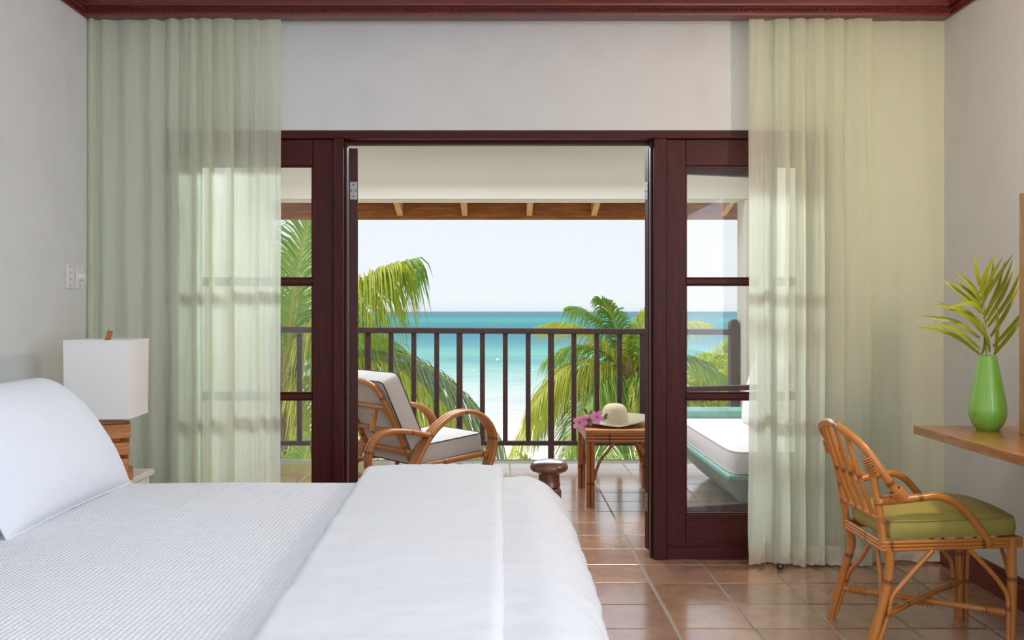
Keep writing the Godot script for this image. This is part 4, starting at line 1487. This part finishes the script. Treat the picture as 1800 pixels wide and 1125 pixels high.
# ---------------------------------------------------------------- balcony table, hat, flowers
func build_balcony_table() -> void:
	var c := thing("side_table", "low wooden cane side table holding the straw hat on the balcony", "table", W(0.522, 0, 5.84))
	var cane: Material = M.cane_table
	var wd := 0.50
	var dp := 0.70
	var a := MB.new()
	a.span(Vector3(0, 0.462, -dp), Vector3(wd, 0.483, 0), 0.004)
	obj("tabletop", a, M.block, c)
	a = MB.new()
	for s in [[0.006, 0.0], [0.006, 1.0]]:
		for k in 3:
			var z: float = -0.012 if s[1] == 0.0 else -dp + 0.012
			a.tube([Vector3(0.0, 0.455 - 0.021 * k, z), Vector3(wd, 0.455 - 0.021 * k, z)], 0.0108, 8)
	for x in [0.012, wd - 0.012]:
		for k in 3:
			a.tube([Vector3(x, 0.455 - 0.021 * k, -dp + 0.01), Vector3(x, 0.455 - 0.021 * k, -0.01)], 0.0108, 8)
	obj("apron", a, cane, c)
	for x in [0.03, wd - 0.03]:
		for z in [-0.03, -dp + 0.03]:
			a = MB.new()
			for q in [[-0.013, 0.012], [0.013, 0.012], [-0.013, -0.014], [0.013, -0.014]]:
				a.tube([Vector3(x + q[0], 0.0, z + q[1]), Vector3(x + q[0], 0.2, z + q[1]), Vector3(x + q[0], 0.462, z + q[1])], 0.0135, 8)
			obj("leg", a, cane, c)
			var sx := 1.0 if x < 0.2 else -1.0
			pole("brace", [Vector3(x + sx * 0.028, 0.17, z), Vector3(x + sx * 0.034, 0.215, z), Vector3(x + sx * 0.06, 0.285, z), Vector3(x + sx * 0.105, 0.345, z), Vector3(x + sx * 0.150, 0.40, z)], 0.0095, cane, c)
			var sz := 1.0 if z < -0.3 else -1.0
			pole("brace", [Vector3(x, 0.17, z + sz * 0.028), Vector3(x, 0.215, z + sz * 0.034), Vector3(x, 0.285, z + sz * 0.06), Vector3(x, 0.345, z + sz * 0.105), Vector3(x, 0.40, z + sz * 0.150)], 0.0095, cane, c)

	# straw hat
	var h := thing("straw_hat", "wide brimmed natural straw hat lying on the balcony table", "hat", W(0.735, 0.4835, 6.13))
	a = MB.new()
	var prof := [Vector2(0.0005, 0.138), Vector2(0.03, 0.136), Vector2(0.055, 0.126), Vector2(0.073, 0.106), Vector2(0.083, 0.075), Vector2(0.088, 0.04), Vector2(0.091, 0.014), Vector2(0.096, 0.006)]
	a.lathe(smooth(prof, 3), 48, Vector3.ZERO)
	obj("crown", a, M.straw, h)
	a = MB.new()
	a.grid(72, 14, func(u: float, t: float) -> Vector3:
		var an := u * TAU
		var r := lerpf(0.092, 0.245, t)
		var lift := 0.004 + t * t * (0.012 + 0.034 * maxf(0.0, cos(an)) + 0.012 * maxf(0.0, -cos(an)) + 0.020 * maxf(0.0, -sin(an)) + 0.006 * sin(3.0 * an))
		return Vector3(r * cos(an), lift + 0.003, r * sin(an)), -1.0, Vector2(6, 1))
	obj("brim", a, M.straw, h)

	# flower sprig
	var f := thing("flower_sprig", "sprig of pink flowers lying on the left side of the hat brim", "flowers", W(0.555, 0.505, 5.99))
	a = MB.new()
	a.tube(smooth([Vector3(-0.07, 0.012, 0.0), Vector3(0.0, 0.02, -0.01), Vector3(0.08, 0.03, -0.02), Vector3(0.13, 0.03, -0.03)]), 0.0025, 6)
	obj("stem", a, M.sprig_leaf, f)
	for q in [[-0.062, 0.006, 0.012, 0.050], [0.002, 0.024, 0.0, 0.040], [0.05, 0.040, 0.0, 0.050], [-0.035, 0.022, -0.02, 0.036]]:
		var hrt := MB.new()
		var at := Vector3(q[0], q[1], q[2])
		hrt.tube([at, at + Vector3(0.002, 0.008, 0.016)], 0.005, 6)
		var head := obj("flower", hrt, M.petal_heart, f)
		for k in 5:
			var mb := MB.new()
			var tn := rng.randf_range(0.85, 1.1)
			mb.col = Color(tn, tn * rng.randf_range(0.8, 1.05), tn)
			var an: float = TAU * k / 5 + q[0] * 20.0
			var d := Vector3(cos(an), sin(an), 0.25).normalized()
			var s := Vector3(-sin(an), cos(an), 0)
			var r: float = q[3]
			mb.blade([at, at + d * r * 0.35, at + d * r * 0.75 + Vector3(0, 0, 0.006), at + d * r], [0.003, r * 0.30, r * 0.34, r * 0.08], s, 0.15)
			obj("petal", mb, M.petal, head)
	for q in [[0.0, 0.05, -0.01, 0.6, 0.9], [-0.01, 0.06, -0.01, -0.5, 0.9], [0.09, 0.02, 0.01, 0.3, 0.5], [0.095, 0.03, 0.0, 0.5, 0.9], [-0.02, 0.02, 0.01, 0.9, 0.1]]:
		var mb := MB.new()
		var at := Vector3(q[0], q[1], q[2])
		var d := Vector3(q[3], q[4], 0.1).normalized()
		mb.blade([at, at + d * 0.015, at + d * 0.032, at + d * 0.042], [0.002, 0.009, 0.009, 0.001], d.cross(Vector3(0, 0, 1)), 0.2)
		obj("leaf", mb, M.sprig_leaf, f)


# ---------------------------------------------------------------- turquoise daybed
func build_daybed() -> void:
	var c := thing("daybed", "turquoise built-in daybed with thick white mattress behind the right window", "daybed", W(1.62, 0, 5.9))
	# inverted, rounded plinth
	var a := MB.new()
	var outline := func(y: float) -> Array:
		var t := clampf(y / 0.30, 0, 1)
		var inset := 0.30 * (1.0 - pow(t, 0.75))
		return [-0.385 + inset * 1.0, 0.378, -1.0, 0.80 - inset * 2.2]
	var ring := func(y: float) -> Array:
		var q: Array = outline.call(y)
		var pts := []
		var rr := 0.09
		pts.append(Vector3(q[1], y, q[2]))
		pts.append(Vector3(q[0], y, q[2]))
		for k in 9:
			var an := PI + (PI / 2) * k / 8.0
			pts.append(Vector3(q[0] + rr + rr * cos(an), y, q[3] - rr - rr * sin(an)))
		pts.append(Vector3(q[1], y, q[3]))
		return pts
	a.grid(11, 16, func(u: float, w: float) -> Vector3: return ring.call(w * 0.33)[int(round(u * 11))], -1.0)
	a.face(ring.call(0.33))
	obj("plinth", a, M.teal, c)
	a = MB.new()
	a.span(Vector3(-0.40, 0.30, -1.0), Vector3(0.378, 0.335, 0.82), 0.012)
	obj("rim", a, M.teal, c)
	a = MB.new()
	a.span(Vector3(-0.42, 0.33, -0.98), Vector3(0.378, 0.525, -0.80), 0.03)
	obj("end_ledge", a, M.teal, c)
	var mt := cushion_box(1.60, 0.115, 0.735)
	var m := thing("daybed_mattress", "thick white boxed mattress lying on the turquoise daybed", "mattress", W(1.61, 0.336, 5.885))
	var mo := obj("cover", mt[0], M.cushion_day, m)
	mo.position = Vector3(0, 0.062, 0)
	mo.rotation.y = PI / 2
	obj("piping", mt[1], M.pipe_white, mo)
	var pl := thing("daybed_pillow", "white back pillow leaning on the wall end of the daybed", "pillow", W(1.635, 0.46, 6.05), 0.0)
	var pb := Basis(Vector3(0, 0, 1), deg_to_rad(-14.0))
	a = MB.new()
	for side in [1.0, -1.0]:
		a.grid(30, 30, func(u: float, w: float) -> Vector3:
			var s := u * 2.0 - 1.0
			var t := w * 2.0 - 1.0
			var h := pow(maxf(0.0, 1.0 - pow(absf(s), 2.6)), 0.55) * pow(maxf(0.0, 1.0 - pow(absf(t), 2.4)), 0.55)
			return pb * Vector3(-side * (h * 0.08 + 0.002), 0.24 + t * 0.24, s * 0.36), -side)
	obj("cover", a, M.cushion_day, pl)


# ---------------------------------------------------------------- palms and shrubs
func frond(parent: Node3D, p0: Vector3, p1: Vector3, p2: Vector3, length: float, mat_: Material, pairs: int, droop: float, wid := 0.012) -> void:
	var mb := MB.new()
	var st := MB.new()
	var path := []
	for k in 25:
		var t := k / 24.0
		path.append(p0 * (1 - t) * (1 - t) + p1 * 2 * t * (1 - t) + p2 * t * t)
	var rad := []
	for k in 25:
		rad.append(lerpf(0.045, 0.006, pow(k / 24.0, 0.7)))
	st.tube(path, rad, 6)
	for k in pairs:
		var t := lerpf(0.10, 0.99, (k + 0.5) / pairs)
		var i := t * 24.0
		var p: Vector3 = path[int(i)].lerp(path[min(int(i) + 1, 24)], i - int(i))
		var d: Vector3 = (path[min(int(i) + 1, 24)] - path[int(i)]).normalized()
		if d.length() < 0.5:
			d = (path[24] - path[23]).normalized()
		var side: Vector3 = d.cross(Vector3.UP)
		if side.length() < 0.1:
			side = Vector3.RIGHT
		side = side.normalized()
		var upn: Vector3 = side.cross(d).normalized()
		for s in [-1.0, 1.0]:
			var ln := length * (0.55 + 0.6 * sin(PI * clampf(t * 0.9 + 0.12, 0, 1))) * rng.randf_range(0.82, 1.1)
			if t > 0.9:
				ln *= 0.75
			var dir: Vector3 = (side * s * 0.9 + d * (0.55 + 0.5 * t) + upn * 0.25 + Vector3(rng.randf_range(-0.1, 0.1), rng.randf_range(-0.1, 0.1), rng.randf_range(-0.1, 0.1))).normalized()
			var dr := droop * rng.randf_range(0.7, 1.3)
			var q0 := p
			var q1 := p + dir * ln * 0.35 + Vector3.DOWN * ln * 0.06 * dr
			var q2 := p + dir * ln * 0.65 + Vector3.DOWN * ln * 0.30 * dr
			var q3 := p + dir * ln * 0.85 + Vector3.DOWN * ln * 0.68 * dr
			var tone := rng.randf_range(0.72, 1.2)
			mb.col = Color(tone * rng.randf_range(0.9, 1.15), tone, tone * rng.randf_range(0.8, 1.1))
			mb.blade([q0, q1, q2, q3], [0.006, wid, wid * 0.8, 0.001], d, 0.25)
	var f := obj("frond", mb, mat_, parent)
	obj("midrib", st, M.rachis, f)


func palm(called: String, label: String, crown: Vector3, base: Vector3, ends: Array, leaf_len: float, pairs: int) -> void:
	var o := base
	var p := thing(called, label, "palm tree", o)
	var mb := MB.new()
	var c := crown - o
	var pts := smooth([Vector3.ZERO, c * 0.35 + Vector3(0.25, 0, 0.1), c * 0.7 + Vector3(0.18, 0, 0.05), c], 10)
	var rad := []
	for i in pts.size():
		rad.append(lerpf(0.20, 0.13, float(i) / pts.size()) * (1.0 + 0.06 * (i % 2)))
	mb.tube(pts, rad, 12)
	obj("trunk", mb, M.trunk, p)
	for k in 5:
		mb = MB.new()
		var an := TAU * k / 5 + 0.4
		var dd := Vector3(cos(an), 0, sin(an))
		mb.blade([c + dd * 0.10 + Vector3(0, -0.35, 0), c + dd * 0.22 + Vector3(0, -0.05, 0), c + dd * 0.28 + Vector3(0, 0.25, 0), c + dd * 0.30 + Vector3(0, 0.5, 0)], [0.08, 0.13, 0.07, 0.02], dd.cross(Vector3.UP), 0.3)
		obj("husk", mb, M.husk, p)
	for e in ends:
		var tip: Vector3 = c + e[0]
		var ctrl: Vector3 = c + e[1]
		frond(p, c, ctrl, tip, leaf_len, [M.palm_sunlit_tone, M.palm_green, M.palm_shade_tone][e[2]], pairs, e[3])


func build_palms() -> void:
	# left palm, close beyond the railing
	var L := W(-3.19, 0.20, 14.0)
	palm("coconut_palm", "coconut palm with drooping green fronds beyond the left of the railing", L, W(-3.5, -4.5, 14.2), [
		[Vector3(1.93, 1.78, 0.4), Vector3(1.05, 1.57, 0.3), 1, 1.7],
		[Vector3(1.75, 1.70, 0.9), Vector3(0.85, 1.45, 0.5), 0, 1.7],
		[Vector3(3.12, -0.75, 0.5), Vector3(1.75, 1.2, 0.4), 2, 2.0],
		[Vector3(2.85, -0.80, 0.9), Vector3(1.5, 1.05, 0.5), 0, 2.0],
		[Vector3(0.45, 2.6, 0.3), Vector3(0.05, 1.4, 0.1), 1, 0.5],
		[Vector3(0.25, 2.5, -1.4), Vector3(0.05, 1.4, -0.5), 0, 0.5],
		[Vector3(-1.6, 1.9, 0.6), Vector3(-0.5, 1.6, 0.3), 0, 0.8],
		[Vector3(-2.6, 0.2, 0.5), Vector3(-1.2, 1.4, 0.3), 1, 1.0],
		[Vector3(-0.9, 2.1, -1.5), Vector3(-0.4, 1.5, -0.6), 1, 0.7],
		[Vector3(1.5, 0.2, -2.0), Vector3(0.7, 1.2, -1.0), 1, 1.0],
		[Vector3(0.7, -1.5, 0.9), Vector3(0.75, 0.3, 0.5), 0, 1.0],
		[Vector3(-0.8, -1.4, 1.0), Vector3(-0.7, 0.4, 0.5), 0, 1.0],
		[Vector3(1.9, -1.7, -0.4), Vector3(1.2, 0.2, -0.2), 0, 1.2]], 1.0, 120)
	# right palm, a little further
	var R := W(2.42, -0.10, 18.0)
	palm("coconut_palm", "yellow green coconut palm rising beyond the railing behind the hat", R, W(2.9, -4.6, 18.2), [
		[Vector3(-0.55, 1.55, 0.3), Vector3(-0.15, 1.1, 0.1), 1, 0.8],
		[Vector3(0.45, 1.50, 0.2), Vector3(0.1, 1.1, 0.1), 0, 0.8],
		[Vector3(-1.65, 1.05, 0.4), Vector3(-0.7, 1.25, 0.2), 0, 0.9],
		[Vector3(-1.45, 0.35, -0.9), Vector3(-0.6, 1.05, -0.4), 1, 1.0],
		[Vector3(1.4, 1.1, 0.3), Vector3(0.55, 1.2, 0.2), 0, 0.9],
		[Vector3(-2.25, -1.35, 0.6), Vector3(-1.15, 0.85, 0.4), 0, 1.2],
		[Vector3(-1.3, -1.3, 1.2), Vector3(-0.8, 0.5, 0.7), 1, 1.2],
		[Vector3(1.8, 0.0, 0.5), Vector3(0.9, 0.9, 0.3), 1, 1.0],
		[Vector3(0.4, -1.5, 1.0), Vector3(0.4, 0.4, 0.6), 0, 1.1],
		[Vector3(-0.4, -1.7, 0.7), Vector3(-0.45, 0.3, 0.5), 1, 1.1],
		[Vector3(0.9, 0.9, -1.2), Vector3(0.4, 1.0, -0.5), 1, 0.9],
		[Vector3(-1.05, 1.40, -0.3), Vector3(-0.4, 1.25, -0.1), 1, 0.9],
		[Vector3(-1.9, -0.5, 0.8), Vector3(-1.0, 1.0, 0.4), 0, 1.5],
		[Vector3(-1.7, -1.0, -0.5), Vector3(-0.9, 0.8, -0.2), 2, 1.5],
		[Vector3(0.75, -1.2, 1.2), Vector3(0.6, 0.6, 0.8), 1, 1.4],
		[Vector3(-0.9, -1.9, 0.2), Vector3(-0.8, 0.2, 0.2), 0, 1.5],
		[Vector3(1.1, -1.0, 0.4), Vector3(0.8, 0.7, 0.3), 0, 1.4]], 0.80, 105)
	# low palms below the floor line
	palm("low_palm", "low yellowing palm just below the balcony in the centre", W(0.75, -1.75, 11.0), W(0.75, -4.6, 11.0), [
		[Vector3(-0.85, 1.05, 0.3), Vector3(-0.4, 0.9, 0.2), 0, 0.7],
		[Vector3(1.3, 1.0, 0.3), Vector3(0.5, 0.9, 0.2), 0, 0.7],
		[Vector3(-0.5, 1.3, 0.2), Vector3(-0.2, 0.8, 0.1), 0, 0.6],
		[Vector3(0.6, 1.2, -0.4), Vector3(0.3, 0.8, -0.2), 1, 0.6],
		[Vector3(-0.95, 0.5, 0.4), Vector3(-0.6, 0.8, 0.3), 0, 0.9],
		[Vector3(2.0, 0.1, 0.4), Vector3(1.0, 0.8, 0.3), 0, 0.9]], 0.6, 70)
	palm("low_palm", "low yellow green palm below the balcony at the far left", W(-2.35, -1.6, 10.3), W(-2.35, -4.5, 10.3), [
		[Vector3(-1.0, 1.2, 0.3), Vector3(-0.4, 0.9, 0.2), 0, 0.7],
		[Vector3(0.9, 1.2, 0.3), Vector3(0.3, 0.9, 0.2), 0, 0.7],
		[Vector3(0.2, 1.4, -0.3), Vector3(0.1, 0.9, -0.1), 1, 0.6],
		[Vector3(0.85, 0.6, 0.3), Vector3(0.5, 0.9, 0.2), 1, 0.9],
		[Vector3(-1.6, 0.3, 0.4), Vector3(-0.8, 0.9, 0.3), 1, 0.9]], 0.55, 70)
	# sunlit shrubs beyond the right end of the railing
	shrub("shrub", "bright yellow green leafy shrub behind the right side window, left of its pair", W(4.30, -0.55, 19.5), 0.85, 11)
	shrub("shrub", "bright yellow green leafy shrub behind the right side window, next to the end post", W(5.55, -0.40, 22.5), 0.9, 12)


func shrub(called: String, label: String, at: Vector3, r: float, sd: int) -> void:
	var base := Vector3(at.x, -4.6, at.z)
	var s := thing(called, label, "shrub", base)
	var rg := RandomNumberGenerator.new()
	rg.seed = sd
	var c := at - base
	var st := MB.new()
	for k in 9:
		var an := TAU * k / 9
		st.tube(smooth([Vector3(0.05 * cos(an), 0, 0.05 * sin(an)), c * 0.6 + Vector3(0.25 * cos(an), 0, 0.25 * sin(an)), c + Vector3(r * 0.6 * cos(an), 0.2, r * 0.6 * sin(an))]), 0.03, 6)
	obj("stem", st, M.trunk, s)
	var mb := MB.new()
	for k in 1500:
		var d := Vector3(rg.randfn(), rg.randfn() * 1.3, rg.randfn()).normalized()
		var p := c + d * r * pow(rg.randf(), 0.4) * Vector3(1.0, 1.25, 1.0) * (0.8 + 0.35 * soft.get_noise_3dv(d * 2.5 + Vector3(sd, 0, 0)))
		var dir := (d + Vector3(rg.randfn(), rg.randfn() + 0.5, rg.randfn()) * 0.6).normalized()
		var ln := rg.randf_range(0.10, 0.2)
		var tone := rg.randf_range(0.6, 1.2)
		mb.col = Color(tone * rg.randf_range(0.8, 1.1), tone, tone * rg.randf_range(0.6, 1.2))
		mb.blade([p, p + dir * ln * 0.5, p + dir * ln + Vector3.DOWN * ln * 0.2], [0.008, ln * 0.28, 0.004], dir.cross(Vector3(rg.randfn(), rg.randfn(), rg.randfn())).normalized(), 0.2)
	obj("foliage", mb, M.shrub_leaf, s)
